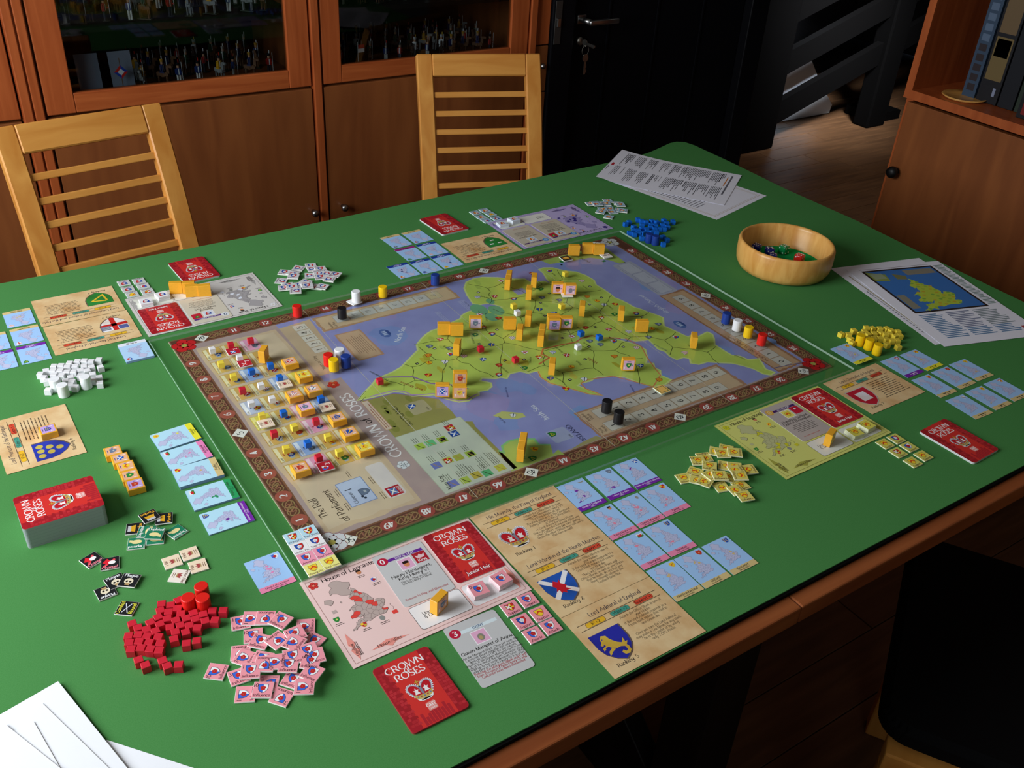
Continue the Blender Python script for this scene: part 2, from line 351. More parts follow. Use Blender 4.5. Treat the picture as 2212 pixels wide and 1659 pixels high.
def shield(k, x, y, s, kind, L=2, rim='2A2A40'):
    T = lambda P: [(x+s*a, y+s*b) for a, b in P]
    if rim: k.poly([(x+s*1.1*a, y+s*1.1*b) for a, b in SH], rim, L)
    def field(c, P=SH, l=.5): 
        if len(P) > 2: k.poly(T(P), c, L+l)
    def band(a, b, c0, c1, col, l=1): field(col, clip(clip(SH, a, b, c1), -a, -b, -c0), l)
    W, Rd, Bl, Y, Gn, K_ = 'F2F2F6', 'D02A28', '2450B0', 'F0C838', '2A8A3C', '1A1A20'
    if kind == 'york': field(Bl); band(1, 0, 0, 2, Rd); rose(k, x, y+s*.05, s*.62, W, '9AA0B8', 'D8D8E0', L+2)
    elif kind == 'lanc': field('3A6AD8'); band(1, 0, 0, 2, W); rose(k, x, y+s*.05, s*.62, Rd, '8A1828', 'E06A50', L+2)
    elif kind == 'buck': field('F8D030'); k.line(T([(-.85, -.3), (0, .45), (.85, -.3)]), s*.34, 'D84020', L+1)
    elif kind == 'warw': field(Rd); band(1, -.2, -.25, .25, Y); band(.2, 1, -.2, .2, Y); k.line(T([(-.9, .7), (0, -.5)]), s*.3, W, L+1.5); k.line(T([(-.9, -.3), (.2, .75)]), s*.3, W, L+1.5)
    elif kind == 'harp': field(Gn); k.line(T([(-.55, .5), (-.4, -.6), (.6, .3), (-.5, .55)]), s*.16, Y, L+1)
    elif kind == 'george': field(W); band(1, 0, -.2, .2, Rd); band(0, 1, -.12, .28, Rd); k.poly(T([(-.95, .95), (-.25, .95), (-.25, .35), (-.95, .35)]), '5868A8', L+1.5)
    elif kind == 'scot': field('2458B8'); k.line(T([(-.95, .95), (.75, -.7)]), s*.3, W, L+1); k.line(T([(.95, .95), (-.75, -.7)]), s*.3, W, L+1)
    elif kind == 'bez':
        field('2A3CB0')
        for a, b in ((-.55, .6), (0, .6), (.55, .6), (-.3, .02), (.3, .02), (0, -.55)): k.ell(x+s*a, y+s*b, s*.23, s*.23, 'C8B858', L+1, 12)
    elif kind == 'seah': field('2A2FA8')
    elif kind == 'chan': field('C02038', SH); field('E8E4EA', [(-.5, .6), (.5, .6), (.5, -.45), (-.5, -.45)], 1)
    elif kind == 'calais':
        field(Gn)
        for a, b in ((-.45, .4), (.45, .4), (0, -.35)): k.rect(x+s*(a-.22), y+s*(b-.12), s*.44, s*.2, W, L+1)
    elif kind == 'cross': field(W); band(1, 0, -.16, .16, Rd); band(0, 1, -.02, .3, Rd)
    elif kind == 'saltr': field(Rd); k.line(T([(-.9, .9), (.7, -.7)]), s*.26, W, L+1); k.line(T([(.9, .9), (-.7, -.7)]), s*.26, W, L+1)
    elif kind == 'bendb': field(Bl); k.line(T([(-.9, .7), (.7, -.6)]), s*.34, Y, L+1)
    elif kind == 'bendw': field(W); k.line(T([(-.9, .7), (.7, -.6)]), s*.34, '28407A', L+1)
    elif kind == 'bars': field(Rd); [band(0, 1, t, t+.22, Y) for t in (-.8, -.35, .1, .55)]
    elif kind == 'rbars': field(W); [band(0, 1, t, t+.22, Rd) for t in (-.8, -.2, .4)]
    elif kind == 'bbars': field(W); [band(0, 1, t, t+.22, Bl) for t in (-.8, -.2, .4)]
    elif kind == 'quart': field(Y); band(1, 0, 0, 2, Rd); field(Y, clip(clip(SH, -1, 0, 0), 0, 1, 0), 1.2); field(Rd, clip(clip(SH, 1, 0, 0), 0, 1, 0), 1.2)
    elif kind == 'gold': field(Y); k.rect(x-s*.4, y-s*.2, s*.35, s*.4, Rd, L+1); k.rect(x+s*.15, y+s*.1, s*.3, s*.3, K_, L+1)
    elif kind == 'check': field(Bl); [k.rect(x+s*(-.8+.8*i), y+s*(.5-.5*j), s*.4, s*.28, Y, L+1) for i in range(2) for j in range(3)]
    elif kind == 'red': field('C8402A'); k.ell(x, y, s*.35, s*.3, 'E89060', L+1, 8)
    elif kind == 'green': field(Gn); k.ell(x, y, s*.4, s*.4, 'D8E070', L+1, 8)
    elif kind == 'castle': field('70809A'); k.rect(x-s*.4, y-s*.4, s*.8, s*.5, 'B8C0C8', L+1)
    else: field('B8B8C0')
def crown(k, x, y, s, L=3):                  # s = half width
    T = lambda P: [(x+s*a, y+s*b) for a, b in P]
    k.poly(T([(-.66, -.6), (.66, -.6), (.88, -.1), (.94, .25), (.84, .5), (.6, .6), (.3, .48), (0, .18), (-.3, .48), (-.6, .6), (-.84, .5), (-.94, .25), (-.88, -.1)]), 'C21A28', L)
    for sx in (-1, 1):
        A_ = [(.66, -.52), (.84, -.2), (.95, .1), (.95, .36), (.82, .56), (.6, .63), (.36, .55), (.16, .36), (.03, .1)]
        P = T([(sx*a, b) for a, b in A_])
        k.line(P, s*.15, '8E8E9E', L+1); k.line(P, s*.06, 'D8D8E4', L+2)
        for i in range(len(A_)-1):
            for t in (.25, .75):
                a = A_[i][0]*(1-t)+A_[i+1][0]*t; b = A_[i][1]*(1-t)+A_[i+1][1]*t; d = math.hypot(a-.45, b) or 1; k.ell(x+s*sx*(a+(a-.45)/d*.09), y+s*(b+b/d*.09), s*.05, s*.05, 'F2F2F6', L+3, 6)
        k.poly(T([(sx*.18, -.36), (sx*.6, -.36), (sx*.5, -.12), (sx*.62, .05), (sx*.48, .02), (sx*.4, .22), (sx*.31, .02), (sx*.17, .05), (sx*.28, -.12)]), 'F4F0F0', L+1.5)
    k.poly(T([(-.09, -.5), (.09, -.5), (.11, .3), (-.11, .3)]), '888898', L+3); k.line(T([(0, .3), (0, .86)]), s*.09, 'C8A040', L+3); k.line(T([(-.17, .66), (.17, .66)]), s*.09, 'C8A040', L+4)
    k.poly(T([(-.76, -.34), (-.4, -.5), (0, -.54), (.4, -.5), (.76, -.34), (.66, -.72), (.36, -.86), (0, -.9), (-.36, -.86), (-.66, -.72)]), 'C8B060', L+4)
    for i in range(5): k.ell(x+s*(-.52+.26*i), y-s*(.69-.045*(abs(i-2))), s*.07, s*.07, ('6A7AA8', 'A83040')[i % 2], L+5, 6)
    k.poly(T([(-.67, -.72), (-.36, -.86), (0, -.9), (.36, -.86), (.67, -.72), (.56, -.96), (.3, -1.08), (0, -1.1), (-.3, -1.08), (-.56, -.96)]), 'F0F0F0', L+5); k.ell(x, y-s*.96, s*.42, s*.07, '181418', L+6, 12)
# ---------------------------------------------------------------- the island outline (reading frame: u right, v up, millimetres on the board)
COAST = [(273,703),(290,682),(302,665),(311,655),(317,624),(323,607),(355,561),(371,554),(384,538),(393,524),(399,510),(399,499),(406,473),(411,450),(420,441),(426,425),(425,407),(418,397),(410,381),(413,365),(426,371),(436,381),(438,394),(447,403),(478,396),(503,387),(521,372),(527,354),(525,335),(511,311),(498,297),(484,270),(468,268),(460,243),(447,239),(466,234),(488,226),(504,225),(506,213),(498,197),(478,185),(464,168),(445,161),(422,159),(405,167),(389,166),(369,166),(350,168),(338,164),(322,161),(307,160),(293,153),(277,148),(264,142),(253,139),(230,157),(205,151),(190,148),(182,145),(185,131),(175,128),(179,105),(170,102),(157,110),(142,123),(121,123),(104,122),(94,112),(80,108),(74,90),(61,96),(46,104),(32,98),(29,110),(37,118),(55,121),(72,130),(85,140),(96,157),(107,173),(108,190),(117,199),(128,191),(136,197),(136,212),(149,215),(164,212),(175,217),(194,213),(206,211),(213,233),(227,243),(243,265),(230,256),(210,243),(195,238),(185,236),(164,250),(151,263),(145,253),(134,260),(124,257),(113,266),(95,260),(89,277),(93,298),(110,309),(135,319),(146,333),(157,356),(152,373),(154,390),(151,398),(138,393),(122,385),(112,382),(123,396),(142,408),(161,420),(176,431),(197,434),(213,428),(215,432),(216,445),(226,453),(228,471),(219,482),(226,488),(227,497),(238,514),(233,521),(220,510),(211,514),(206,525),(209,538),(201,543),(200,553),(195,564),(199,578),(212,588),(227,597),(233,601),(239,618),(245,630),(259,636),(268,647),(270,685)]
SCOT = [(30, 700), (60, 712), (100, 690), (140, 640), (188, 618), (233, 602), (268, 618), (270, 650), (245, 700), (285, 735), (300, 790), (230, 830), (190, 880), (120, 890), (70, 850), (90, 800), (40, 760)]
SEEDS = []
def inside(p, P):
    c = False; j = len(P)-1
    for i in range(len(P)):
        if (P[i][1] > p[1]) != (P[j][1] > p[1]) and p[0] < (P[j][0]-P[i][0])*(p[1]-P[i][1])/(P[j][1]-P[i][1])+P[i][0]: c = not c
        j = i
    return c
rs = random.Random(11)
while len(SEEDS) < 40:
    p = (rs.uniform(30, 520), rs.uniform(100, 700))
    if inside(p, COAST) and all(math.hypot(p[0]-q[0], p[1]-q[1]) > 42 for q in SEEDS): SEEDS.append(p)
CELLS = []
for i, p in enumerate(SEEDS):
    c = [(0, 60), (600, 60), (600, 760), (0, 760)]
    for j, q in enumerate(SEEDS):
        if i != j:
            a, b = q[0]-p[0], q[1]-p[1]; c = clip(c, a, b, (q[0]**2+q[1]**2-p[0]**2-p[1]**2)/2)
    CELLS.append(c)
BORD = []
seen = set()
for c in CELLS:
    for i in range(len(c)):
        a, b = c[i-1], c[i]; kk = tuple(sorted(((round(a[0]), round(a[1])), (round(b[0]), round(b[1])))))
        if kk in seen: continue
        seen.add(kk); n = max(1, int(math.hypot(a[0]-b[0], a[1]-b[1])/12)); P = [(a[0]+(b[0]-a[0])*t/n+rs.uniform(-2.5, 2.5)*(0 < t < n), a[1]+(b[1]-a[1])*t/n+rs.uniform(-2.5, 2.5)*(0 < t < n)) for t in range(n+1)]
        for u, v in zip(P, P[1:]):
            if inside(((u[0]+v[0])/2, (u[1]+v[1])/2), COAST): BORD.append((u, v))
def cell_poly(i):
    P = COAST; c = CELLS[i]; area_ = sum(c[j-1][0]*c[j][1]-c[j][0]*c[j-1][1] for j in range(len(c)))
    for j in range(len(c)):
        a, b = c[j-1], c[j]; nx, ny = (b[1]-a[1]), -(b[0]-a[0])
        if area_ < 0: nx, ny = -nx, -ny
        P = clip(P, nx, ny, nx*a[0]+ny*a[1])
        if len(P) < 3: return []
    return P
def near(u, v): return min(range(len(SEEDS)), key=lambda i: math.hypot(SEEDS[i][0]-u, SEEDS[i][1]-v))
def island(k, x, y, s, land, edge, hi=(), hicol='E05050', L=2, lw=.25, fine=True):
    T = lambda P: [(x+s*(a-280), y+s*(b-470)) for a, b in P]
    k.poly(T(SCOT), land, L); k.line(T(SCOT), lw, edge, L+1, True); k.poly(T(COAST), land, L+.3)
    for i in sorted(set(hi)):
        P = cell_poly(i)
        if len(P) > 2: k.poly(T(P), hicol, L+.7)
    k.line(T(COAST), lw, edge, L+1.2, True)
    for a, b in BORD: k.line(T([a, b]), lw*.9, edge, L+1)
    for P in ([(-60, 660), (0, 640), (25, 600), (0, 570), (-30, 555), (-55, 590), (-80, 610)], [(88, 560), (100, 552), (92, 530), (84, 540)]): k.poly(T(P), land, L); k.line(T(P), lw, edge, L+1, True)
# ================================================================ ROOM
def struct(o): o['kind'] = 'structure'; return o
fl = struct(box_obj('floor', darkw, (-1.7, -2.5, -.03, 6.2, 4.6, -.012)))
pm = []
for L_ in (1.15, .95):
    me = MB().box(0, 0, -.012, L_-.0025, .1165, 0, bev=.0012); o = me.obj('plank', floorw); pm.append(o.data); bpy.data.objects.remove(o)
rp = random.Random(5)
def planks(x0, x1, y0, y1):
    y = y0
    while y < y1-.01:
        x = x0-rp.uniform(0, .8)
        while x < x1:
            k = rp.random() < .5; p = bpy.data.objects.new('plank', pm[k]); link(p, fl); p.location = (x, y, 0); x += (1.15, .95)[k]
        y += .1185
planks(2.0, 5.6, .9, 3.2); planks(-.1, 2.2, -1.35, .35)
struct(box_obj('ceiling', ceilm, (-1.7, -2.5, 2.55, 6.2, 4.6, 2.65)))
wl = MB(); wl.box(-1.7, -2.5, 0, -1.6, 4.6, .98); wl.box(-1.7, -2.5, 2.3, -1.6, 4.6, 2.55); wl.box(-1.7, -2.5, .98, -1.6, -.25, 2.3); wl.box(-1.7, 1.1, .98, -1.6, 4.6, 2.3)
struct(wl.obj('wall_left', plaster))
win = MB()
for c in ((-1.66, -.25, .98, -1.6, -.2, 2.3), (-1.66, 1.05, .98, -1.6, 1.1, 2.3), (-1.66, -.25, .98, -1.6, 1.1, 1.03), (-1.66, -.25, 2.25, -1.6, 1.1, 2.3), (-1.66, .4, .98, -1.6, .45, 2.3)): win.box(*c)
wo = struct(win.obj('window_1', mat('window_frame_white', 'D8D6D0', .5)))
box_obj('pane', cabpane, (-1.64, -.2, 1.03, -1.635, 1.05, 2.25), wo)
struct(box_obj('wall_rear', plaster, (-1.6, -2.5, 0, 3.0, -2.4, 2.55)))
struct(box_obj('wall_back', plaster, (-1.6, 2.02, 0, 1.47, 2.1, 2.55)))
struct(box_obj('wall_right', plaster, (2.62, -2.4, 0, 2.7, .9, 2.55)))
struct(box_obj('wall_hall_back', hallm, (1.4, 3.9, 0, 6.2, 4.0, 2.55)))
struct(box_obj('wall_hall_right', hallm, (5.9, .8, 0, 6.0, 3.9, 2.55)))
struct(box_obj('wall_hall_front', hallm, (2.7, .8, 0, 5.9, .9, 2.55)))
# dark doorway wall with the black door
YD = 1.60
fr = MB(); fr.box(1.462, YD, 0, 1.545, YD+.13, 2.1, bev=.004); fr.box(2.3, YD, 0, 2.385, YD+.13, 2.1, bev=.004); fr.box(1.462, YD, 2.06, 2.385, YD+.13, 2.14, bev=.004)
tr = struct(fr.obj('trim_1', blackdoor))
sp = MB(); sp.box(1.468, YD-.003, ZT+.09, 1.492, YD, ZT+.215, bev=.001).obj('strike_plate', mat('dull_steel', '5A5A58', .4, metal=.8), tr)
MB().box(1.474, YD-.008, ZT+.14, 1.487, YD-.003, ZT+.165, bev=.002).obj('latch_bolt', metal, tr)
wb = MB(); wb.box(1.462, YD+.02, 2.14, 2.385, YD+.13, 2.55); wb.box(1.5, 2.05, 0, 1.56, 3.9, 2.55)
struct(wb.obj('wall_doorway', blackdoor))
dm = MB(); dm.box(1.548, YD+.035, .01, 2.298, YD+.075, 2.055, bev=.003)
for x in (1.70, 1.9, 2.1): dm.box(x, YD+.031, .03, x+.006, YD+.036, 2.03)
dr = struct(dm.obj('door_1', blackdoor))
MB().box(1.549, YD+.031, .4, 1.553, YD+.035, 2.0).obj('edge_strip', mat('door_edge_strip', '2E3038', .3), dr)
h = MB(); h.box(1.572, YD+.024, ZT+.135, 1.606, YD+.035, ZT+.162, bev=.002); h.tube((1.588, YD+.03, ZT+.149), (1.588, YD-.02, ZT+.149), .009); h.box(1.582, YD-.03, ZT+.14, 1.695, YD-.014, ZT+.156, bev=.004)
h.obj('handle', metal, dr, True)
h = MB(); h.tube((1.588, YD+.036, ZT+.085), (1.588, YD+.02, ZT+.085), .012); h.obj('lock_cylinder', keym, dr, True)
# key bunch
kt = empty('key_bunch', (1.588, YD+.0, ZT+.085), 0, 'silver keys hanging from the lock of the black door', 'keys')
def key_mesh():
    m = MB(); pr = [(.011*math.cos(a*PI/6), .012*math.sin(a*PI/6)) for a in range(12)]
    m.prism(pr, -.0012, .0012, Matrix.Rotation(PI/2, 4, 'X')); m.box(-.0035, -.0012, -.05, .0035, .0012, -.01); m.box(.003, -.0012, -.045, .0065, .0012, -.035); m.box(.003, -.0012, -.03, .0055, .0012, -.022)
    return m
k1 = key_mesh().obj('key', keym, kt); k1.location = (.0, 0, 0); k1.rotation_euler = (0, math.radians(90), math.radians(90)); k1.location = (0, -.002, 0)
k2 = key_mesh().obj('key', keym, kt); k2.location = (.006, -.004, -.045)
rg = MB(); N_ = 20
for i in range(N_):
    a, b = 2*PI*i/N_, 2*PI*(i+1)/N_; rg.tube((.003+.013*math.cos(a), -.004, -.022+.015*math.sin(a)), (.003+.013*math.cos(b), -.004, -.022+.015*math.sin(b)), .0009, 6)
rg.obj('key_ring', keym, kt)
# stairs beyond the doorway
st = empty('staircase', (3.4, 2.4, 0), 0, 'dark open staircase with sloping rails in the unlit hall', 'staircase')
stw = mat('black_stained_wood', '070606', .7, spec=.05)
def sbar(x0, z0, x1, z1, h_, y=2.4, t=.04):
    m = MB(); P = [(x0-3.4, z0), (x1-3.4, z1), (x1-3.4, z1+h_), (x0-3.4, z0+h_)]
    return m.prism([(a, b) for a, b in P], -t/2, t/2, Matrix.Translation((0, y-2.4, 0)) @ Matrix.Rotation(PI/2, 4, 'X'))
for dz in (0, 1, 2, 3, 4): sbar(3.3, ZT-.70+dz*.245, 5.6, ZT-.70+2.3*.32+dz*.245, .115).obj('rail', stw, st)
MB().box(-.3, -.06, 0, .04, .1, 2.5, bev=.01).obj('newel_post', stw, st)
MB().box(.78, -.05, .0, .93, .05, 2.5, bev=.01).obj('post', stw, st)
for i in range(4, 8): MB().box(.2+i*.28, .1, .1+i*.17, .5+i*.28, .85, .145+i*.17, bev=.004).obj('tread', stw, st)
MB().prism([(.9, 0), (1.12, 0), (1.12, .2), (.9, .2)], 0, .05).obj('foot_block', stw, st)
pale = mat('pale_board', 'C9D2DC', .6)  # slabs made up in the shape of the lit patches behind the rails
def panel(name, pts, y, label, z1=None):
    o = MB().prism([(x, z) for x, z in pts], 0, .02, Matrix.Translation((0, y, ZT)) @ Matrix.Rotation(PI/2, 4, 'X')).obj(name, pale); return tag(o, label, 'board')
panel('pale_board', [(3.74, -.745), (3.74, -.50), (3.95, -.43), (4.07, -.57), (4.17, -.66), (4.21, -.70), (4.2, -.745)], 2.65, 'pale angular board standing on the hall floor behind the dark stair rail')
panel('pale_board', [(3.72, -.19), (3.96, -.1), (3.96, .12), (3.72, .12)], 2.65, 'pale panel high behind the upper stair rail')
tag(MB().prism([(2.42, .93), (3.15, .93), (3.15, 1.36), (2.75, 1.38)], .0005, .006).obj('grey_rug', mat('grey_rug_pile', '8C8C90', .95)), 'light grey rug corner on the hall floor beside the right cabinet', 'rug')
# ---------------------------------------------------------------- glazed cherry cabinets
YC = 1.60; ZS = ZT+.046
SH1 = ZT+.098
def cabinet(x0, x1, label, knob_side, knob=True, glass=(.085, .085), dark=True, zk=ZT-.30):
    t = empty('display_cabinet', (x0, YC, 0), 0, label, 'cabinet', 'row of cherry display cabinets'); W = x1-x0
    c = MB(); c.box(0, .022, .0, .018, .40, 2.3); c.box(W-.018, .022, 0, W, .40, 2.3); c.box(.018, .385, 0, W-.018, .40, 2.3); c.box(.018, .022, 2.28, W-.018, .385, 2.3); c.box(.018, .022, ZS-.02, W-.018, .385, ZS+.02); c.box(.018, .022, 0, W-.018, .385, .06)
    c.obj('carcass', door_w, t)
    d = MB().box(.002, 0, .07, W-.002, .02, ZS-.004, bev=.0015).obj('lower_door', door_w, t)
    if knob:
        kx = W-.02 if knob_side > 0 else .04
        kn = MB().lathe([(0, 0), (.006, 0), (.005, .008), (.010, .014), (.011, .02), (.007, .025), (0, .026)], 20, Matrix.Translation((kx, 0, zk)) @ Matrix.Rotation(PI/2, 4, 'X')); kn.obj('knob', metal, d, True)
    g = empty('glass_door', (0, 0, 0)); g.parent = t; gl, gr = glass; zb, zt_ = ZS+.003, 2.28
    MB().box(.002, 0, zb, gl, .022, zt_, bev=.002).obj('stile', cherry_v, g); MB().box(W-gr, 0, zb, W-.002, .022, zt_, bev=.002).obj('stile', cherry_v, g)
    MB().box(gl, .001, zb, W-gr, .021, SH1-.004, bev=.002).obj('bottom_rail', cherry_h, g); MB().box(gl, .001, zt_-.08, W-gr, .021, zt_, bev=.002).obj('top_rail', cherry_h, g)
    MB().box(gl-.002, .009, SH1-.006, W-gr+.002, .013, zt_-.078).obj('pane', cabpane, g)
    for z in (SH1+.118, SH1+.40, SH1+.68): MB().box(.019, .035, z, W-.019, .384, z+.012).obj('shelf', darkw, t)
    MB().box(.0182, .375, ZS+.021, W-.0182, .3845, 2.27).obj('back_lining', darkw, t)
    return t
cabinet(-.64, -.012, 'cherry display cabinet cut off by the left edge of the photo', 1, False)
cabinet(.040, .692, 'cherry display cabinet behind the left chair, toy soldiers and a flag behind its glass', 1, glass=(.065, .062))
cabinet(.722, 1.377, 'cherry display cabinet behind the middle chair, toy soldiers behind its glass', -1, glass=(.055, .062))
for x0, x1 in ((-.010, .038), (.694, .720), (1.379, 1.405)):
    m = MB(); n = 2 if x1-x0 > .03 else 1; q = (x1-x0)/n
    for i in range(n): m.box(x0+i*q+.002, YC-.004, 0, x0+(i+1)*q-.002, YC+.05, 2.3, bev=.002)
    m.box(x0, YC+.004, 0, x1, YC+.05, 2.3)
    tag(m.obj('pilaster', cherry_v), {-.010: 'grooved cherry post left of the left glass cabinet', .694: 'cherry post between the two glass cabinets', 1.379: 'cherry post right of the right glass cabinet'}[x0], 'post', 'cherry posts between the cabinets')
ct = empty('corner_cabinet', (1.407, YC, 0), 0, 'narrow dark cherry corner cabinet beside the black door', 'cabinet')
MB().box(0, .03, 0, .053, .40, 2.3).obj('carcass', door_w, ct); MB().box(.001, .01, ZT+.09, .052, .03, 2.28, bev=.002).obj('upper_door', cherry_v, ct)
MB().box(.001, .01, ZT-.05, .052, .03, ZT+.086, bev=.002).obj('drawer_front', door_w, ct); lowd = MB().box(.001, .01, .07, .052, .03, ZT-.054, bev=.002).obj('lower_door', door_w, ct)
MB().lathe([(0, 0), (.004, 0), (.009, .012), (.006, .02), (0, .021)], 16, Matrix.Translation((.027, .01, ZT+.03)) @ Matrix.Rotation(PI/2, 4, 'X')).obj('knob', metal, ct, True)
# toy soldiers behind the glass (54 mm figures)
def soldier(coat, hat, extra, mounted, seed):
    k = Ink(); r = random.Random(seed)
    if mounted:
        hc = ('5A3A22', '3A2A20', '6E4A30', '8A8A88')[seed % 4]; k.box(0, 0, 0, 34, 18, 2, '2A3020')
        for x, y in ((-11, -4), (-11, 4), (10, -4), (10, 4)): k.cyl(x, y, 1.8, 2, 22, hc, 6)
        k.cyl(0, 0, 7, 20, 33, hc, 8, 6); k.box(0, 0, 21, 30, 11, 32, hc, ch=2); k.box(14, 0, 28, 7, 6, 48, hc, ch=1.5); k.box(19, 0, 42, 12, 5, 49, hc, ch=1.2); k.box(-16, 0, 16, 3, 3, 31, '201810'); z = 32
        k.box(0, 0, 30, 12, 14, 33, coat)
    else:
        k.cyl(0, 0, 8, 0, 2, '2A3020', 10); z = 22
        for y in (-3, 3): k.cyl(0, y, 2.6, 2, 24, 'D8D4CC' if seed % 2 else '30303A', 7)
    k.box(0, 0, z, 7, 11, z+18, coat, ch=1.5); k.box(3.6, 0, z+2, .6, 2, z+17, 'F0F0EC'); k.cyl(0, 0, 3.4, z+18, z+25, 'C09070', 8); k.cyl(0, 0, 3.9, z+24, z+31, hat, 8, 4.6); k.box(0, 2, z+31, 1.6, 1.6, z+38, extra)
    k.box(3, 6.5, z+6, 12, 3, z+9, coat, ch=.6); k.box(-1, -6.5, z+3, 3, 3, z+16, coat, ch=.6); k.box(9, 6.5, z-14, 1, 1, z+34, 'C8C8C8'); k.box(-3, -1, z+4, 4, 8, z+14, '6A5038', ch=.8)
    return k.build('toy_soldier', m=PAINT)
protos = [soldier('26386E', '15151A', 'D03028', 0, 1), soldier('B02A26', '15151A', 'F0F0F0', 0, 2), soldier('D8A020', '202028', 'C83020', 1, 3), soldier('2A4A34', '8A8478', 'E8E8E8', 1, 4), soldier('E4E4E4', 'B8B8B8', 'E8C040', 1, 5), soldier('1E2A5A', 'B88A30', 'F0F0F0', 1, 6)]
pl_ = ['blue coated toy foot soldier', 'red coated toy foot soldier', 'yellow coated toy horseman', 'green coated toy horseman', 'white coated toy horseman', 'blue coated toy horseman']
used = set(); rf = random.Random(21)
def place_soldiers(x0, x1, n, z, rows, where, grp):
    for rI in range(rows):
        for i in range(n):
            p = rf.choice([0, 1, 2, 3, 3, 4, 5, 5, 0]); s = protos[p]
            x = x0+(x1-x0)*(i+.5)/n+rf.uniform(-.008, .008); y = YC+.075+rI*.085+rf.uniform(-.01, .01)
            o = s if p not in used else dup(s); used.add(p); o.location = (x, y, z); o.rotation_euler[2] = math.radians(rf.choice([-90, -70, -120, -40, -150])); tag(o, pl_[p]+' '+where, 'figurine', grp+', '+pl_[p])
place_soldiers(.26, .63, 8, ZS+.022, 3, 'standing low behind the glass of the left display cabinet', 'toy soldiers low in the left cabinet')
place_soldiers(.10, .63, 11, SH1+.132, 2, 'on the upper shelf of the left display cabinet', 'toy soldiers higher in the left cabinet')
place_soldiers(.79, 1.31, 12, ZS+.022, 3, 'standing low behind the glass of the right display cabinet', 'toy soldiers low in the right cabinet')
place_soldiers(.79, 1.31, 10, SH1+.132, 1, 'on the upper shelf of the right display cabinet', 'toy soldiers higher in the right cabinet')
greyc = mat('grey_card', '7C8290', .6)
for x, lb in ((.13, 'plain grey card leaning low at the left end of the left glass cabinet'), (.205, 'grey card leaning low in the left glass cabinet, behind the tricolour flag')):
    o = tag(MB().box(0, 0, 0, .052, .0015, .098).obj('grey_card', greyc), lb, 'card'); o.location = (x, YC+.045, ZS+.022); o.rotation_euler = (-.12, 0, 0)
fg = Ink(); fg.box(0, 0, -40, 1.5, 1.5, 46, '6A5030')
for i, cc in enumerate(('2A4AB0', 'D83028', '2A4AB0', 'D83028')):
    a = PI/2*i; q = [(0, 0), (16*math.cos(a), 16*math.sin(a)), (16*math.cos(a+PI/2), 16*math.sin(a+PI/2))]; fg.raw([(x, -2, y+14) for x, y in q]+[(x, -1.2, y+14) for x, y in q], [(0, 1, 2), (5, 4, 3), (0, 3, 4, 1), (1, 4, 5, 2), (2, 5, 3, 0)], cc)
fg.raw([(-8, -2.3, 14), (0, -2.3, 22), (8, -2.3, 14), (0, -2.3, 6)], [(0, 3, 2, 1)], 'F0F0F4')
tag(fg.build('toy_flag', m=PAINT, loc=(.225, YC+.034, ZS+.063)), 'small red white and blue diamond flag behind glass in the left cabinet', 'flag')
rd = Ink(); rd.box(0, 0, -30, 1.2, 1.2, 40, 'D8D8D8'); rd.box(10, 0, 22, 20, .8, 32, 'D02030'); rd.box(10, 0, 12, 20, .8, 22, 'ECECF0')
tag(rd.build('toy_flag', m=PAINT, loc=(.842, YC+.034, ZS+.055), rz=.1), 'small red over white flag behind glass in the right cabinet', 'flag')
# ---------------------------------------------------------------- right bookcase cabinet
XB = 2.14; t = empty('bookcase_cabinet', (XB, .835, 0), 0, 'dark cherry bookcase cabinet at the right with game boxes on its open shelf', 'cabinet')
c = MB(); c.box(.02, -.022, 0, .42, 0, 2.2); c.box(.02, -1.2, 0, .42, -1.178, 2.2); c.box(.40, -1.178, 0, .42, -.022, 2.2); c.box(.0, -1.2, ZT+.066, .40, -.0, ZT+.09); c.box(.02, -1.178, ZT+.5, .40, -.022, ZT+.52); c.box(.02, -1.178, .0, .40, -.022, .06); c.box(.0, -.022, ZT+.09, .02, 0, 2.2)
c.obj('carcass', cherry_v, t)
for y0, y1 in ((-.575, -.018), (-1.18, -.58)):
    d = MB().box(0, y0, .07, .02, y1, ZT+.058, bev=.002).obj('door', door_w, t)
    if y1 > -.1: MB().lathe([(0, 0), (.009, 0), (.008, .012), (.017, .018), (.016, .028), (.008, .034), (0, .034)], 20, Matrix.Translation((0, y1-.028, ZT-.137)) @ Matrix.Rotation(-PI/2, 4, 'Y')).obj('knob', blackm, d, True)
MB().box(-.012, -.575, .07, 0, -.535, ZT+.058, bev=.003).obj('stile', cherry_v, t)
def gamebox(y, wy, hgt, col, label, deco, dx=.10):
    k = Ink(); k.box(0, 0, 0, 290, wy, hgt, col, ch=1)
    for (a0, z0, a1, z1, cc) in deco: k.raw([(-145.4, a0-wy/2, z0), (-145.4, a1-wy/2, z0), (-145.4, a1-wy/2, z1), (-145.4, a0-wy/2, z1)], [(0, 3, 2, 1)], cc)
    return tag(k.build('game_box', loc=(XB+dx+.145, y, ZT+.091)), label, 'box', 'game boxes on the bookcase shelf')
gamebox(.700, 38, 300, '34465C', 'blue grey game box standing leftmost on the bookcase shelf', [(8, 20+i*26, 30, 38+i*26, '566880' if i > 4 else '2E262A') for i in range(10)], .09)
gamebox(.645, 60, 300, '15161C', 'black game box with a yellowish picture on its spine, on the bookcase shelf', [(6, 60, 54, 170, '6E5C38'), (10, 120, 50, 165, '3A3A44'), (6, 180, 54, 290, '6A563C'), (12, 20, 20, 42, '8088A0')], .09)
gamebox(.588, 44, 300, '10141C', 'narrow black game box with white spine letters on the bookcase shelf', [(12, 170+i*16, 22, 182+i*16, '6E6E72') for i in range(7)], .09)
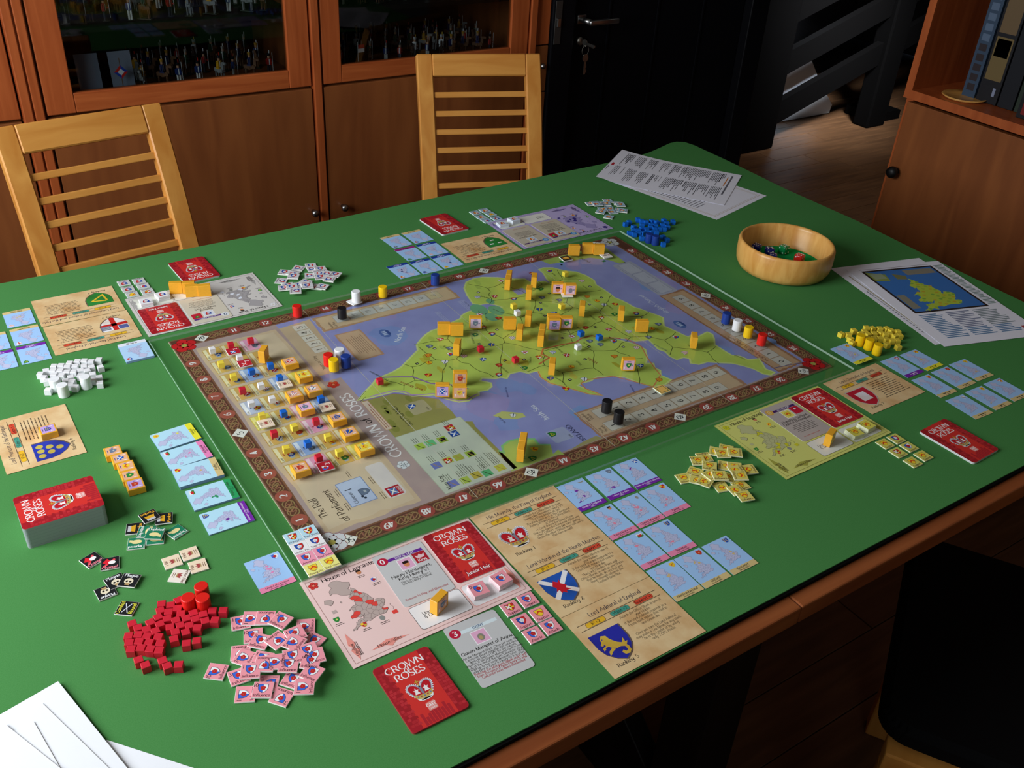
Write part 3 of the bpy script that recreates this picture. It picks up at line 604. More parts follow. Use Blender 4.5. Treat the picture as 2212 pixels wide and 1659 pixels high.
gamebox(.548, 26, 300, '28342A', 'grey green thin game box on the bookcase shelf', [(6, 90, 20, 280, '5A6A52')], .09)
gamebox(.495, 70, 300, '14161A', 'black game box with a red square low on its spine, rightmost on the shelf', [(6, 10, 60, 66, '7A1E1E'), (24, 26, 44, 50, '5A1418'), (30, 80, 60, 110, '6A7880')], .05)
tag(MB().lathe([(0, 0), (.05, 0), (.06, .006), (.058, .008), (.045, .003), (0, .003)], 28).obj('wooden_coaster', bowlw, None, True), 'round dark wooden dish lying at the front of the bookcase shelf', 'dish').location = (XB+.075, .70, ZT+.0905)
# ---------------------------------------------------------------- chairs
def chair(name, label, bw=.335, zt=.89, recline=.36, seat=True, slats=9):
    t = empty(name, (0, 0, 0), 0, label, 'chair', 'beech dining chairs'); zs = .45; hw = bw/2; pw = .042
    def py(z): u = (z-zs)/(zt-zs); return .02+.10*u+.045*u*u if u > 0 else .02+.10*u*.9
    for sx in (-1, 1):
        pts = [(sx*(hw-pw/2), py(z)+(0 if z > .05 else .0), z) for z in [0, .2, .45]]+[(sx*(hw-pw/2), py(zs+(zt-.0-zs)*i/8), zs+(zt-.0-zs)*i/8) for i in range(1, 9)]
        MB().strip(pts, pw, .026).obj('leg', beech, t)
    tr_ = MB(); n = 6; prof = []
    for i in range(n+1): z = zt-.052+.052*i/n; prof.append((0, py(z), z))
    tr_.strip(prof, bw-2*pw+.002, .027).obj('top_rail', beech_x, t)
    z0 = zt-.055-.04
    for i in range(slats):
        z = z0-i*.0445
        if z < .47: break
        m = MB(); a = math.atan2(py(z+.01)-py(z-.01), .02); M = Matrix.Translation((0, py(z), z)) @ Matrix.Rotation(-a, 4, 'X'); m.box(-hw+pw*.8, -.007, -.0075, hw-pw*.8, .007, .0075, bev=.002, M=M); m.obj('slat', beech_x, t)
    MB().box(-.20, -.40, .445, .20, .005, .485, bev=.012).obj('seat', seatm, t)
    for c_ in ((-.195, -.395, .39, .195, -.37, .444), (-.195, -.37, .39, -.17, 0, .444), (.17, -.37, .39, .195, 0, .444)): MB().box(*c_, bev=.003).obj('seat_rail', beech_x, t)
    for sx in (-1, 1): MB().box(sx*.175-.02, -.40, 0, sx*.175+.02, -.36, .392, bev=.004).obj('leg', beech, t)
    return t
c1 = chair('dining_chair', 'beech chair with slatted back at the left, nearest the left glass cabinet')
def setchair(o, xl, yl, xr, yr, zt=.89):
    mx, my = (xl+xr)/2, (yl+yr)/2; a = math.atan2(yr-yl, xr-xl); u = .165; o.rotation_euler = (0, 0, a); o.location = (mx+math.sin(a)*u, my-math.cos(a)*u, 0)
setchair(c1, -.105, 1.265, .215, 1.305)
c2 = dup(c1, label='beech chair with slatted back in the middle, left of the black door'); setchair(c2, .925, 1.468, 1.245, 1.352)
c3 = dup(c1, label='beech chair with black seat at the lower right, below the near table edge')
c3.location = (.975, -.55, 0); c3.rotation_euler = (0, 0, 0)
a3 = math.atan2(.204, .34)                 # seat front edge direction
SW = .44; c3n = empty('dining_chair', (.634, -.386, 0), a3, 'beech chair with black seat at the lower right, below the near table edge', 'chair', 'beech dining chairs')
for ch in list(c3.children): bpy.data.objects.remove(ch)
bpy.data.objects.remove(c3); c3 = c3n
def rsq(x0, y0, x1, y1, r=.045): return rr(x0, y0, x1-x0, y1-y0, r, 6)
MB().prism(rsq(0, -.44, SW, 0), .435, .475, bev=.010).obj('seat', seatm, c3)
for c_ in ((-.016, -.44, .392, .028, -.02, .4345), (SW-.028, -.44, .385, SW, -.045, .434), (.028, -.08, .385, SW-.028, -.055, .434), (.028, -.44, .385, SW-.028, -.412, .434)): MB().box(*c_, bev=.003).obj('seat_rail', beech_x, c3)
for x, y in ((-.014, -.062), (SW-.042, -.085)): MB().box(x, y, 0, x+.042, y+.042, .39, bev=.004).obj('leg', beech, c3)
for x in (0, SW-.042): MB().strip([(x+.021, -.43, 0), (x+.021, -.43, .44), (x+.021, -.46, .65), (x+.021, -.52, .88)], .042, .028).obj('leg', beech, c3)
MB().strip([(SW/2, -.51, .83), (SW/2, -.525, .89)], SW-.084, .026).obj('top_rail', beech_x, c3)
for i in range(8): MB().box(.04, -.50+i*.007, .80-i*.045, SW-.04, -.486+i*.007, .815-i*.045, bev=.002).obj('slat', beech_x, c3)
# ---------------------------------------------------------------- table with green cloth
t = empty('dining_table', (.34, .29, 0), 0, 'long wooden dining table under a green gaming cloth', 'table')
def T0(c): return (c[0]-.34, c[1]-.29, c[2], c[3]-.34, c[4]-.29, c[5])
for x0, x1 in ((-1.0, .4495), (.4505, 1.40)): MB().box(*T0((x0, -.336, ZT-.034, x1, .884, ZT-.0072)), bev=.002).obj('table_top', tabw, t)
for c_ in ((-.9, -.25, ZT-.10, 1.3, -.225, ZT-.0345), (-.9, .79, ZT-.10, 1.3, .815, ZT-.0345)): MB().box(*T0(c_), bev=.002).obj('apron', darkw, t)
for x in (.50, -.55):
    for y in (-.215, .70): MB().box(*T0((x, y, .03, x+.085, y+.085, ZT-.101)), bev=.005).obj('leg', darkw, t)
    MB().box(*T0((x-.0, -.25, 0, x+.085, .83, .0295)), bev=.004).obj('foot', darkw, t)
    m = MB(); M = Matrix.Translation((x-.34+.04, .25-.29, .35)) @ Matrix.Rotation(math.radians(38), 4, 'X'); m.box(-.02, -.5, -.025, .02, .5, .025, bev=.003, M=M); m.obj('brace', darkw, t)
E_ = [(-.99, -.310), (1.395, -.314), (1.403, -.02), (1.412, .2), (1.425, .39), (1.422, .588), (1.432, .78), (1.434, .915), (1.428, .945), (1.41, .957), (1.385, .955), (1.345, .941), (1.29, .923), (1.23, .912), (1.11, .906), (.9, .901), (.62, .894), (.305, .879), (.135, .877), (-.186, .881), (-.99, .881)]
cl = MB().prism([(a, b-.003 if b < 0 else b) for a, b in E_], ZT-.0071, ZT-.0018).obj('green_cloth', under); tag(cl, 'large green gaming cloth with black backing covering the table', 'tablecloth')
MB().prism([(a*.9995, b*.9995+.0002) for a, b in E_], ZT-.0018, ZT).obj('felt_top', felt, cl)
# ================================================================ GAME BOARD  (board frame: x 0-889, y 0-559 mm)
D = {"cyl_red":[[-126,8,-30],[-143,-1,-30],[-130,-9,-30]],"cube_red":[[-167.7,14.7,-20],[-160.0,8.2,-20],[-164.7,-0.5,-25],[-150.9,11.0,5],[-155.2,-0.1,-25],[-171.6,6.0,-5],[-154.6,-9.6,-20],[-176.3,-2.2,5],[-185.2,-5.6,5],[-201.6,2.3,0],[-198.1,-6.5,-5],[-191.1,-12.9,-10],[-177.5,-12.7,0],[-184.0,-19.6,0],[-168.7,-9.1,-15],[-161.9,-15.7,-5],[-169.8,-22.2,-15],[-159.9,-25.0,-5],[-167.0,-31.3,-10],[-151.8,-29.8,-10],[-158.0,-37.0,-10],[-151.8,-18.7,-5],[-144.0,-24.4,-5],[-143.0,-15.0,-5],[-134.8,-21.9,-10],[-125.0,-22.0,-27],[-115.0,-27.0,-30],[-127.0,-36.0,-32],[-136.0,-32.0,-10],[-145.8,-37.2,-30],[-171.0,-39.9,-10],[-162.0,-52.0,-21],[-152.0,-54.0,-21],[-209.2,-12.6,-25],[-200.2,-15.9,-30],[-193.1,-22.2,-35],[-183.8,-29.1,-30],[-210.9,-22.0,-26],[-202.1,-25.4,-31],[-193.9,-31.7,-36],[-184.7,-38.6,-31],[-211.7,-31.5,-26],[-202.8,-34.9,-31],[-195.3,-41.1,-36],[-188.2,-47.4,-31],[-209.0,-49.0,-1],[-205.0,-59.0,-1],[-189.0,-61.9,-1],[-187.0,-71.1,-1],[-177.0,-75.0,-26]],"cyl_white":[[-168,482,-28],[-136,489,-28],[-174,502,-28]],"cube_white":[[-105.0,546.0,-28],[-108.0,524.0,2],[-122.0,510.0,-8],[-116.1,497.3,-8],[-119.0,481.0,-18],[-133.0,556.0,-28],[-144.0,556.0,-28],[-124.0,553.0,-28],[-116.0,546.0,-28],[-165.0,558.0,-28],[-156.0,555.0,-28],[-149.0,547.0,-18],[-139.0,543.0,-23],[-128.0,537.0,-13],[-177.2,550.1,-8],[-168.8,545.9,-28],[-160.0,541.0,-28],[-152.5,533.3,-28],[-144.1,528.8,-28],[-134.6,528.1,-8],[-119.0,530.0,-3],[-186.0,545.0,-28],[-170.0,534.0,-28],[-184.0,533.0,-28],[-181.7,522.0,-18],[-172.3,522.0,-28],[-161.0,527.0,-28],[-151.0,516.0,-8],[-159.2,510.1,-8],[-138.0,514.0,-28],[-185.1,497.0,-29],[-155.9,495.9,-28],[-151.3,487.6,-28],[-125.2,494.6,-28],[-126.7,522.8,-3],[-151.6,504.4,-28]],"cyl_blue":[[934,508,-26],[939,494,-26]],"cube_blue":[[981.0,598.0,-26],[942.0,591.0,-11],[955.0,595.0,-11],[982.6,587.6,-26],[987.4,579.4,-26],[970.0,572.0,-26],[1002.0,578.0,4],[988.0,564.0,-26],[1008.0,569.0,-6],[993.0,556.0,-26],[1028.0,570.0,-6],[1024.0,556.0,-26],[1041.0,556.0,-26],[1009.0,553.0,-26],[1013.0,541.0,-26],[1000.0,537.0,-26],[991.0,541.0,-26],[981.0,544.0,-26],[948.0,572.0,4],[937.9,560.1,-26],[945.1,553.9,-26],[958.0,558.0,-6],[964.0,550.0,-26],[921.0,553.0,-26],[926.0,543.0,-26],[936.0,543.0,-26],[945.0,539.0,4],[928.0,522.0,-26],[958.9,542.0,-26],[964.4,534.3,-6],[972.7,529.6,-26],[970.0,506.0,-6],[968.0,492.0,-6],[948.0,480.0,-26],[980.0,557.0,-26]],"cyl_yellow":[[988,27,-28],[990,10,-28],[989,-8,-28]],"cube_yellow":[[981.0,60.0,2],[1010.0,57.0,-18],[990.0,52.0,-28],[982.0,41.0,2],[974.0,31.0,2],[1038.0,53.0,-28],[1046.0,47.0,-8],[1057.0,40.0,-28],[1012.0,44.0,-8],[1024.0,46.0,-28],[1021.0,36.0,-13],[1033.0,33.0,-28],[1045.9,30.3,2],[1067.9,34.7,-8],[1069.1,25.3,-8],[1048.0,21.0,-28],[1057.3,19.0,-28],[1077.0,18.0,-28],[1059.4,9.8,-8],[1068.4,6.8,-23],[1049.2,-2.1,-23],[1040.8,2.1,-28],[1035.1,9.9,-8],[1028.9,17.1,-28],[1019.0,22.0,-28],[1023.0,-2.0,-8],[1034.0,-16.0,-18],[1010.0,27.0,-28]],"g_cubes":[[47,489,-28],[45,444,-28],[49,402,-28],[48,362,-29],[47,324,-29],[49,289,-29],[48,242,-29],[49,202,-29],[76,490,-28],[75,449,-28],[77,404,-28],[75,361,-29],[76,321,-29],[77,281,-29],[77,243,-29],[78,200,-29],[78,165,-29],[107,489,-28],[107,406,-28],[106,368,-28],[108,242,-29],[107,200,-29],[106,162,-29],[136,289,-29]],"g_flat":[[134,397,-28],[138,354,-28],[106,313,-29],[135,313,-29],[107,275,-29],[135,231,-29],[135,192,-29],[138,152,-29],[48,152,-29]],"g_tiles":[[75,477,-28],[78,436,-28],[49,275,-29],[80,148,-29],[108,355,-28],[137,272,-29]],"cyls":[["red",204,537,-28],["black",265,497,-28],["white",309,536,-27],["yellow",358,534,-27],["red",186,374,-28],["yellow",187,357,-28],["white",207,380,-28],["blue",207,358,-28],["blue",460,533,-27],["blue",829,183,-28],["white",828,156,-28],["yellow",828,130,-28],["red",830,101,-28],["black",482,71,-29],["black",480,41,-29]],"map_cubes":[["red",410,300,-28],["red",441,247,-28],["white",527,371,-28],["white",551,232,-28],["blue",581,264,-28],["blue",600,240,-28],["yellow",687,453,-27],["yellow",535,394,-27],["yellow",608,355,-28],["red",230,291,-28]],"blkF":[[633,402,-27],[648,385,-27],[679,226,-28],[440,364,-28],[384,370,-28],[401,358,-28],[488,335,-28],[558,310,-28],[552,299,-28],[573,294,-28],[333,233,-28],[313,201,-29],[293,216,-29],[581,142,-28],[753,515,-27],[781,509,-27],[798,496,-27]],"blkE":[[561,455,63],[608,441,63],[573,406,63],[621,316,62],[670,271,62],[520,330,62],[482,299,62],[501,266,62],[369,306,62],[468,189,62],[719,144,62],[306,33,61]],"york_st":[[5,695,-27],[34,704,-27]],"lanc_st":[[137,-137,-30],[167,-137,-30]],"buck_st":[[767,-145,-29],[795,-143,-29]],"war_st":[[712,703,-26],[743,708,-26]],"york6":[[-7,788,-27],[-7,763,-27],[-6,741,-27],[17,785,-27],[18,763,-27],[19,740,-27]],"lanc6":[[156,-176,-30],[179,-175,-30],[154,-199,-30],[178,-200,-30],[158,-217,-30],[181,-218,-30]],"buck6":[[790,-182,-29],[789,-205,-29],[789,-230,-29],[815,-182,-29],[815,-204,-29],[815,-228,-29]],"war6":[[698,785,-26],[697,761,-26],[698,740,-26],[722,787,-26],[723,765,-26],[722,741,-26]],"heir4":[[-138,78,-30],[-117,81,-30],[-115,57,-30],[-138,54,-30]],"pard":[[-159,155,-30],[-139,164,-30],[-125,154,-30]],"depl":[[-164,129,-30],[-149,141,-30],[-142,131,-30],[-119,126,-30],[-143,126,-30]],"inf_pink":[[-104,-47,-15],[-92,-49,-30],[-80,-57,-30],[-68,-70,-60],[-47,-86,-25],[-99,-71,-20],[-96,-83,-46],[-81,-92,-71],[-62,-95,0],[-48,-109,-61],[-68,-107,-56],[-60,-124,-6],[-118,-86,-23],[-117,-96,-51],[-103,-108,-43],[-76,-123,-16],[-93,-121,-21],[-104,-118,-31],[-63,-138,-36],[-147,-97,-39],[-130,-114,-6],[-119,-119,-26],[-108,-137,-31],[-86,-145,-51],[-68,-152,-56],[-132,-138,-26],[-116,-143,-31],[-103,-159,-51],[-81,-164,-28],[-84,-131,-31],[-57,-134,-11]],"inf_white":[[248,704,-37],[277,708,-42],[260,691,-52],[300,707,-17],[297,692,-12],[308,681,-7],[254,676,-32],[231,675,-37],[235,653,-7],[224,645,-17],[284,672,-22],[266,652,-57],[298,665,-12],[309,652,-47],[319,643,-47],[292,646,-17],[303,631,-42],[277,626,-35],[252,643,-17],[262,638,-17],[236,639,-17],[260,628,-17],[235,620,-22],[284,620,-47]],"inf_yel":[[578,-78,-49],[560,-77,-49],[538,-77,-19],[563,-86,-29],[578,-94,-39],[523,-80,-29],[527,-98,-44],[550,-105,-44],[558,-115,-39],[504,-95,-59],[569,-130,-19],[482,-98,-14],[494,-110,-49],[498,-120,-64],[514,-115,1],[535,-125,-49],[551,-124,-19],[513,-136,-14],[538,-147,-4],[524,-152,-9],[523,-168,-15],[521,-123,-29],[545,-136,-29]],"inf_blue":[[993,714,-21],[972,710,-26],[957,713,-16],[943,711,-16],[952,700,-16],[1005,693,-36],[1002,682,-26],[969,680,-36],[951,679,-26],[984,664,-41],[986,654,-41],[936,667,-51],[940,644,-51],[964,661,-16],[977,700,-26]],"shields":[[577,498],[644,496],[623,438],[559,429],[506,464],[534,452],[606,410],[628,388],[679,491],[709,430],[680,376],[686,355],[688,338],[707,330],[577,376],[592,354],[498,383],[476,408],[459,369],[434,354],[460,343],[482,317],[377,368],[376,337],[351,357],[368,321],[384,306],[336,334],[326,314],[349,305],[308,284],[441,315],[405,283],[418,257],[475,270],[487,247],[448,231],[403,234],[515,249],[529,231],[589,249],[598,232],[624,230],[644,196],[595,192],[515,199],[511,161],[471,153],[467,188],[614,150],[610,288],[572,275],[655,303],[683,302],[718,286],[666,243],[641,265],[728,239],[684,213],[725,192],[704,146],[613,104],[708,232]],"towns":[[516,478],[626,417],[592,395],[708,405],[700,361],[572,353],[474,351],[665,350],[625,282],[354,347],[308,320],[461,252],[626,208],[547,207],[490,170],[719,272],[554,278],[576,235],[424,326],[433,264]],"key":[[210,42],[227,40],[245,42],[260,39],[281,40],[210,85],[228,87],[244,86],[262,85],[211,132],[227,132],[245,131],[266,135],[268,150]]}
k = Ink(2.0); rb = random.Random(4)
k.solid([(0, 0), (889, 0), (889, 559), (0, 559)], 0, 2, 'C8C0A0', 'A88E80')
def rag(x0, y0, x1, y1, n=10, j=2.2):
    P = []
    for (a, b), (c, d) in (((x0, y0), (x1, y0)), ((x1, y0), (x1, y1)), ((x1, y1), (x0, y1)), ((x0, y1), (x0, y0))):
        for i in range(n): P.append((a+(c-a)*i/n+rb.uniform(-j, j)*(i > 0), b+(d-b)*i/n+rb.uniform(-j, j)*(i > 0)))
    return P
k.rect(1.2, 0, 887.8, 559, '8A6048', .5)
k.rect(25, 25, 838, 508, 'B8A2A0', 1)
# knotwork border with numbers
k.part('knotwork_border')
def knot(x, y, ax):                          # ax 0: runs along x, 1: along y
    for s_, q in ((-1, 'A08A5C'), (0, 'A8705C'), (1, 'A08A5C')):
        for r_ in (0, 1):
            c = s_*8.2; P = [(c+(7.6 if not r_ else 6.2)*math.cos(2*PI*i/10), (7.4 if not r_ else 5.2)*math.sin(2*PI*i/10+(.7 if r_ else 0))) for i in range(10)]
            k.line([(x+(a if ax == 0 else b), y+(b if ax == 0 else a)) for a, b in P], 1.35, q if not r_ else 'A4805A', 1.6+.3*r_+.2*s_, True)
B_ = [49+52.4*i for i in range(16)]; T_ = [48+52.2*i for i in range(16)]; L_ = [74+50.7*i for i in range(9)]; R_ = [489-52.3*i for i in range(9)]
k.part('border_backing')
for x0, y0, w_, h_ in ((2.5, 2.5, 884, 20), (2.5, 536.5, 884, 20), (2.5, 22, 20, 515), (866.5, 22, 20, 515)): k.rect(x0, y0, w_, h_, '6A4436', .8)
k.part('knotwork_border')
for i in range(15):
    for s_ in (.5,): knot((B_[i]+B_[i+1])/2, 12, 0); knot((T_[i]+T_[i+1])/2, 547, 0)
for i in range(8): knot(12.5, (L_[i]+L_[i+1])/2, 1); knot(876, (R_[i]+R_[i+1])/2, 1)
knot(12.5, L_[0]-24, 1); knot(12.5, L_[-1]+24, 1); knot(876, R_[-1]-24, 1)
k.part('number_track')
def num(n, x, y, deg):
    if n % 5 == 0 and n: k.at(x, y, 45 if deg % 180 == 0 else 45); k.rect(-8.2, -8.2, 16.4, 16.4, 'F4F2EC', 3); k.at(); c = '2A3038'; sz = 8.4
    else: k.ell(x, y, 10.6, 10.6, 'A85048' if n > 9 else 'B06050', 3, 20); c = 'F4F4F4'; sz = 9.2
    k.at(x, y, deg); k.text(str(n), 0, -sz*.48, sz, c, 4, 'c', wt=4.0 if n % 5 else 3.0); k.at()
for i in range(16): num(50-i, B_[i], 12, 180); num(10+i, T_[i], 546, 0)
for i in range(9): num(i+1, 13, L_[i], 90); num(26+i, 875, R_[i], -90)
for x, y, c, n_ in ((18, 536, 'D82A2E', 'red_rose'), (867, 20, 'CC2024', 'red_rose'), (860, 540, 'D8D8DC', 'white_rose'), (30, 18, 'E4E4EC', 'white_rose')):
    k.part(n_); rose(k, x, y, 19, c, '8A1418' if c[0] != 'D' or c[1] == '8' and c[2] == '2' else '8A8A92', 'B8AC58', 4, rot=20)
# parchment panels
k.part('parliament_roll'); k.poly(rag(30, 33, 158, 519), 'D6BEA0', 2); k.poly(rag(36, 40, 152, 512), 'DCC8AC', 2.4)
k.at(889, 0, 90)                             # reading frame: u = y, v = 889-x
k.text('The Roll', 62, 889-46, 9.5, '2A2018', 4, wt=2.0, k=.92); k.text('of Parliament', 44, 889-66, 9.5, '2A2018', 4, wt=2.0, k=.92)
k.rect(63, 889-113, 51, 36, '7A90C0', 3); k.rect(64, 889-112, 49, 34, 'C4D2EE', 3.3); k.text('Clarence', 67, 889-89, 5, '202838', 4, wt=2.2); k.text('I', 95, 889-92, 9, '202838', 4); shield(k, 84, 889-104, 6, 'castle', 4)
for q in ((72, 889-100), (76, 889-98)): k.ell(*q, 2, 2, '30384A', 4, 8)
for x, y, d in ((60, 889-72, 5), (90, 889-72, 4), (58, 889-120, 5), (92, 889-121, 5), (118, 889-100, 3)): k.greek(x, y, 16, 2, 2.8, .8, '5A4A40', 4, seed=d)
k.part('sway_box'); k.rrect(55, 889-150, 74, 25, 5, 'E2DAD8', 3); k.rect(57, 889-147, 19, 19, 'B82030', 3.6); k.rect(60, 889-141, 13, 10, '5870B0', 4); k.line([(60, 889-141), (73, 889-131)], 1.6, 'F0F0F0', 4.3); k.line([(73, 889-141), (60, 889-131)], 1.6, 'F0F0F0', 4.3); k.text('SWAY', 66.5, 889-146.5, 3.6, 'F0F0F0', 4.3, 'c', wt=3.4)
k.part('board_title')
k.text('CROWN', 127, 889-182, 15.6, 'F4F0F4', 4, wt=2.8); k.text('of', 214, 889-180, 12, '2A2628', 4, wt=2.6); k.text('ROSES', 234, 889-182, 15.6, 'F4F0F4', 4, wt=2.8)
rose(k, 108, 889-172, 9, 'E4E8EE', '5A6A84', 'B8C0C8', 3); rose(k, 327, 889-172, 9, 'D83A30', '9A1C20', 'E0906A', 3)
k.part('sea'); sea = [(28, 889-190), (340, 889-190), (340, 889-164), (356, 889-164), (533, 889-164), (533, 889-862), (28, 889-862)]; k.poly(sea, '9A9ED8', 1.4)
for i in range(26):
    u, v, r_ = rb.uniform(50, 510), 889-rb.uniform(200, 850), rb.uniform(14, 34); k.poly([(u+r_*1.2*math.cos(a*.52)*rb.uniform(.7, 1.1) if 28 < u+r_*1.4 < 533 else u, v+r_*math.sin(a*.52)*rb.uniform(.7, 1.1)) for a in range(12)], ('8CA0DC', 'A49CD4', '88A4DE')[i % 3], 1.7+i*.02)
k.part('scotland'); k.poly([(29, 889-191), (270, 889-190), (268, 889-206), (264, 889-239), (237, 889-271), (220, 889-289), (182, 889-290), (157, 889-287), (148, 889-303), (135, 889-300), (60, 889-300), (29, 889-300)], 'A09C5A', 3)
for i in range(8): u, v = rb.uniform(180, 255), 889-rb.uniform(196, 262); k.ell(u, v, rb.uniform(5, 12), rb.uniform(3, 7), '8E9048', 3.2, 9)
k.line([(268, 889-192), (264, 889-239), (237, 889-271), (220, 889-289)], 2.0, '9A80A8', 3.5)
k.text('SCOTLAND', 181, 889-226, 7.2, '2A2A1C', 4.5, wt=2.2); k.rrect(200, 889-269, 31, 31, 4, 'B8B08A', 4); shield(k, 222, 889-246, 5.2, 'scot', 4.5); k.text('Exile', 203, 889-265, 3, '3A3428', 4.6)
k.part('ireland'); k.poly([(26, 889-289), (28, 889-289), (73, 889-298), (65, 889-302), (79, 889-308), (84, 889-322), (82, 889-336), (71, 889-356), (57, 889-354), (49, 889-368), (30, 889-359), (35, 889-371), (21, 889-372), (26, 889-362)], 'B0C86A', 3)
k.line([(73, 889-298), (65, 889-302), (79, 889-308), (84, 889-322), (82, 889-336), (71, 889-356), (57, 889-354), (49, 889-368)], 3.2, '8AC886', 3.4)
k.poly([(26, 889-384), (33, 889-413), (35, 889-436), (26, 889-442)], 'A8A070', 3); shield(k, 52, 889-344, 5, 'buck', 4, None); shield(k, 36, 889-330, 4.6, 'harp', 4.4); k.text('Pale', 40, 889-322, 4, '3A3424', 4.5)
k.text('IRELAND', 34, 889-419, 7.2, '1E2048', 4.5, wt=2.2); k.rrect(47, 889-409, 29, 32, 4, 'AEB6DA', 4); shield(k, 68, 889-385, 5, 'harp', 4.5); k.text('Exile', 49, 889-406, 3, '3A3428', 4.6)
k.poly([(146, 889-336), (149, 889-353), (141, 889-364), (131, 889-377), (121, 889-376), (123, 889-360), (133, 889-344)], 'C8CC80', 3); shield(k, 133, 889-362, 4, 'bendw', 4); k.text('Isle of Man', 122, 889-343, 3, '303060', 4)
k.part('france'); k.poly([(533, 889-689), (514, 889-695), (509, 889-721), (501, 889-782), (476, 889-808), (455, 889-817), (452, 889-830), (533, 889-838)], 'AEC468', 3); k.text('FRANCE', 486, 889-772, 6, '4A4A30', 4.5, wt=2.2, deg=12); k.rect(499, 889-716, 5, 4, '101820', 4); k.ell(512, 889-722, 5, 4, '2A8A4A', 4); k.rect(474, 889-800, 6, 8, '2A7A40', 4.2)
k.part('map_land'); k.poly(COAST, 'C4DA68', 3); k.line(COAST, 3.0, 'D6E494', 3.1, True)
k.part('map_relief')
for i in range(110):
    j = rb.randrange(len(SEEDS)); u, v = SEEDS[j][0]+rb.uniform(-22, 22), SEEDS[j][1]+rb.uniform(-22, 22)
    if all(inside((u+a, v+b), COAST) for a in (-12, 12) for b in (-8, 8)):
        hill = v > 395 and u < 330 or u < 250; c = ('C8C44A', 'BAB640', 'D0CC58')[i % 3] if hill else ('B8D060', 'C8DC70', 'B4CC62')[i % 3]
        k.poly([(u+rb.uniform(7, 12)*math.cos(a*.7), v+rb.uniform(3, 7)*math.sin(a*.7)) for a in range(9)], c, 3.4+.002*i)
for u, v, r_ in ((424, 405, 20), (408, 380, 18), (392, 400, 15), (440, 372, 10)): k.ell(u, v, r_, r_*.7, '7CBA8C', 3.7, 12)
k.part('county_border')
for a, b in BORD: k.line([a, b], 1.0, '4A5428', 4)
k.line([(u, v) for u, v in COAST if v > 520 and u > 160 and u < 270][:0] or COAST[:2], .8, '4A5428', 4)
k.line([(268, 702), (275, 690)], .8, '4A5428', 4)
k.line([(229, 416), (238, 389), (253, 394), (264, 383), (261, 347), (257, 322), (262, 309), (261, 286), (249, 280), (237, 257), (231, 250)], 3.0, 'D8784A', 4.2)
k.line([(213, 428), (197, 434), (176, 431), (161, 420), (142, 408), (123, 396), (112, 382), (122, 385), (138, 393), (154, 390), (157, 373), (146, 333), (110, 309), (93, 298), (113, 266), (134, 260), (164, 250), (195, 236), (230, 243)], 2.0, 'E09060', 4.1)
k.line([(312, 648), (300, 622), (290, 604), (262, 590), (240, 560), (222, 548)], 3.0, '9A78B0', 4.2); k.line([(u+3, v-1) for u, v in COAST[-12:]], 2.2, 'B898D0', 4.15)
for t_, u, v, s_, dg in (('Northumberland', 300, 640, 4, 20), ('North Marches', 250, 606, 5, 28), ('North Riding', 318, 512, 4, 10), ('Westmorland', 262, 540, 3.6, 0), ('Westriding', 330, 470, 3.6, -20), ('Lancaster', 232, 470, 4, 0), ('Cheshire', 238, 424, 3.6, -35), ('Carnarvon', 166, 410, 3.6, 10), ('Powys', 196, 356, 4, 0), ('Wales', 188, 330, 6, 10), ('Shropshire', 240, 360, 3.6, 0), ('Hereford', 232, 308, 3.6, 10), ('Norfolk', 450, 366, 4, 30), ('Lincoln', 382, 414, 3.8, -30), ('Suffolk', 462, 322, 3.6, 0), ('Essex', 432, 270, 3.6, 0), ('Kent', 470, 210, 4, 0), ('Sussex', 400, 190, 3.6, 0), ('Hampshire', 318, 196, 4, 0), ('Wiltshire', 300, 246, 3.6, 0), ('Dorset', 246, 190, 3.6, 0), ('Devon', 148, 162, 4.2, 0), ('Cornwall', 84, 110, 3.8, 20), ('Gloucester', 276, 290, 3.6, 0), ('Oxford', 330, 290, 3.6, 0), ('Warwick', 322, 344, 3.6, 0), ('Leicester', 360, 388, 3.6, 0)):
    k.text(t_, u, v, s_, 'A03830' if t_ in ('Wales', 'North Marches') else '38441C', 5, lod=1, deg=dg, wt=2.2)
kinds = ['cross', 'saltr', 'bars', 'scot', 'york', 'lanc', 'quart', 'warw', 'castle', 'buck', 'red', 'bbars', 'rbars', 'bendb', 'green', 'castle', 'bendw']
k.part('heraldic_shield')
for i, (x, y) in enumerate(D['shields']): shield(k, y, 889-x, 4.6, kinds[(i*7) % len(kinds)], 5, '4A4A30')
k.part('town_square')
for i, (x, y) in enumerate(D['towns']): k.rect(y-2.6, 889-x-2.6, 5.2, 5.2, '15161A', 5); k.text('I' if i % 3 else 'II', y, 889-x-1.7, 3.4, 'E8E8E0', 5.4, 'c', wt=5)
k.part('sea_lettering')
k.text('North Sea', 390, 575, 8.6, 'E8ECFA', 4, deg=-40, wt=2.6); k.text('Irish Sea', 100, 889-403, 8.6, 'E8ECFA', 4, wt=2.6); k.text('English Channel', 262, 889-772, 8.6, 'D8DCF2', 4, wt=2.4, k=.95)
k.text('Morecambe Bay', 175, 889-382, 3, '303A80', 4, deg=-25); k.text('Cardigan Bay', 92, 889-556, 3.2, '303A80', 4, deg=-20); k.text('Bristol Channel', 165, 889-683, 3.2, '303A80', 4, deg=12); k.text('The Wash', 442, 889-478, 3.2, '303A80', 4)
for u, v in ((426, 889-307), (221, 889-760)):
    k.ell(u, v, 14, 9, '5C78BC', 3.5, 10); k.poly([(u-9, v-4), (u+9, v-4), (u+6, v-8), (u-6, v-8)], '40589A', 4.5); [k.rect(u-6+5*i, v-3, 3.4, 7, 'B8C8EA', 4.6) for i in range(3)]
k.line([(42, 889-798), (30, 889-862)], 1.2, '3A50A0', 4)
k.part('sea_note')
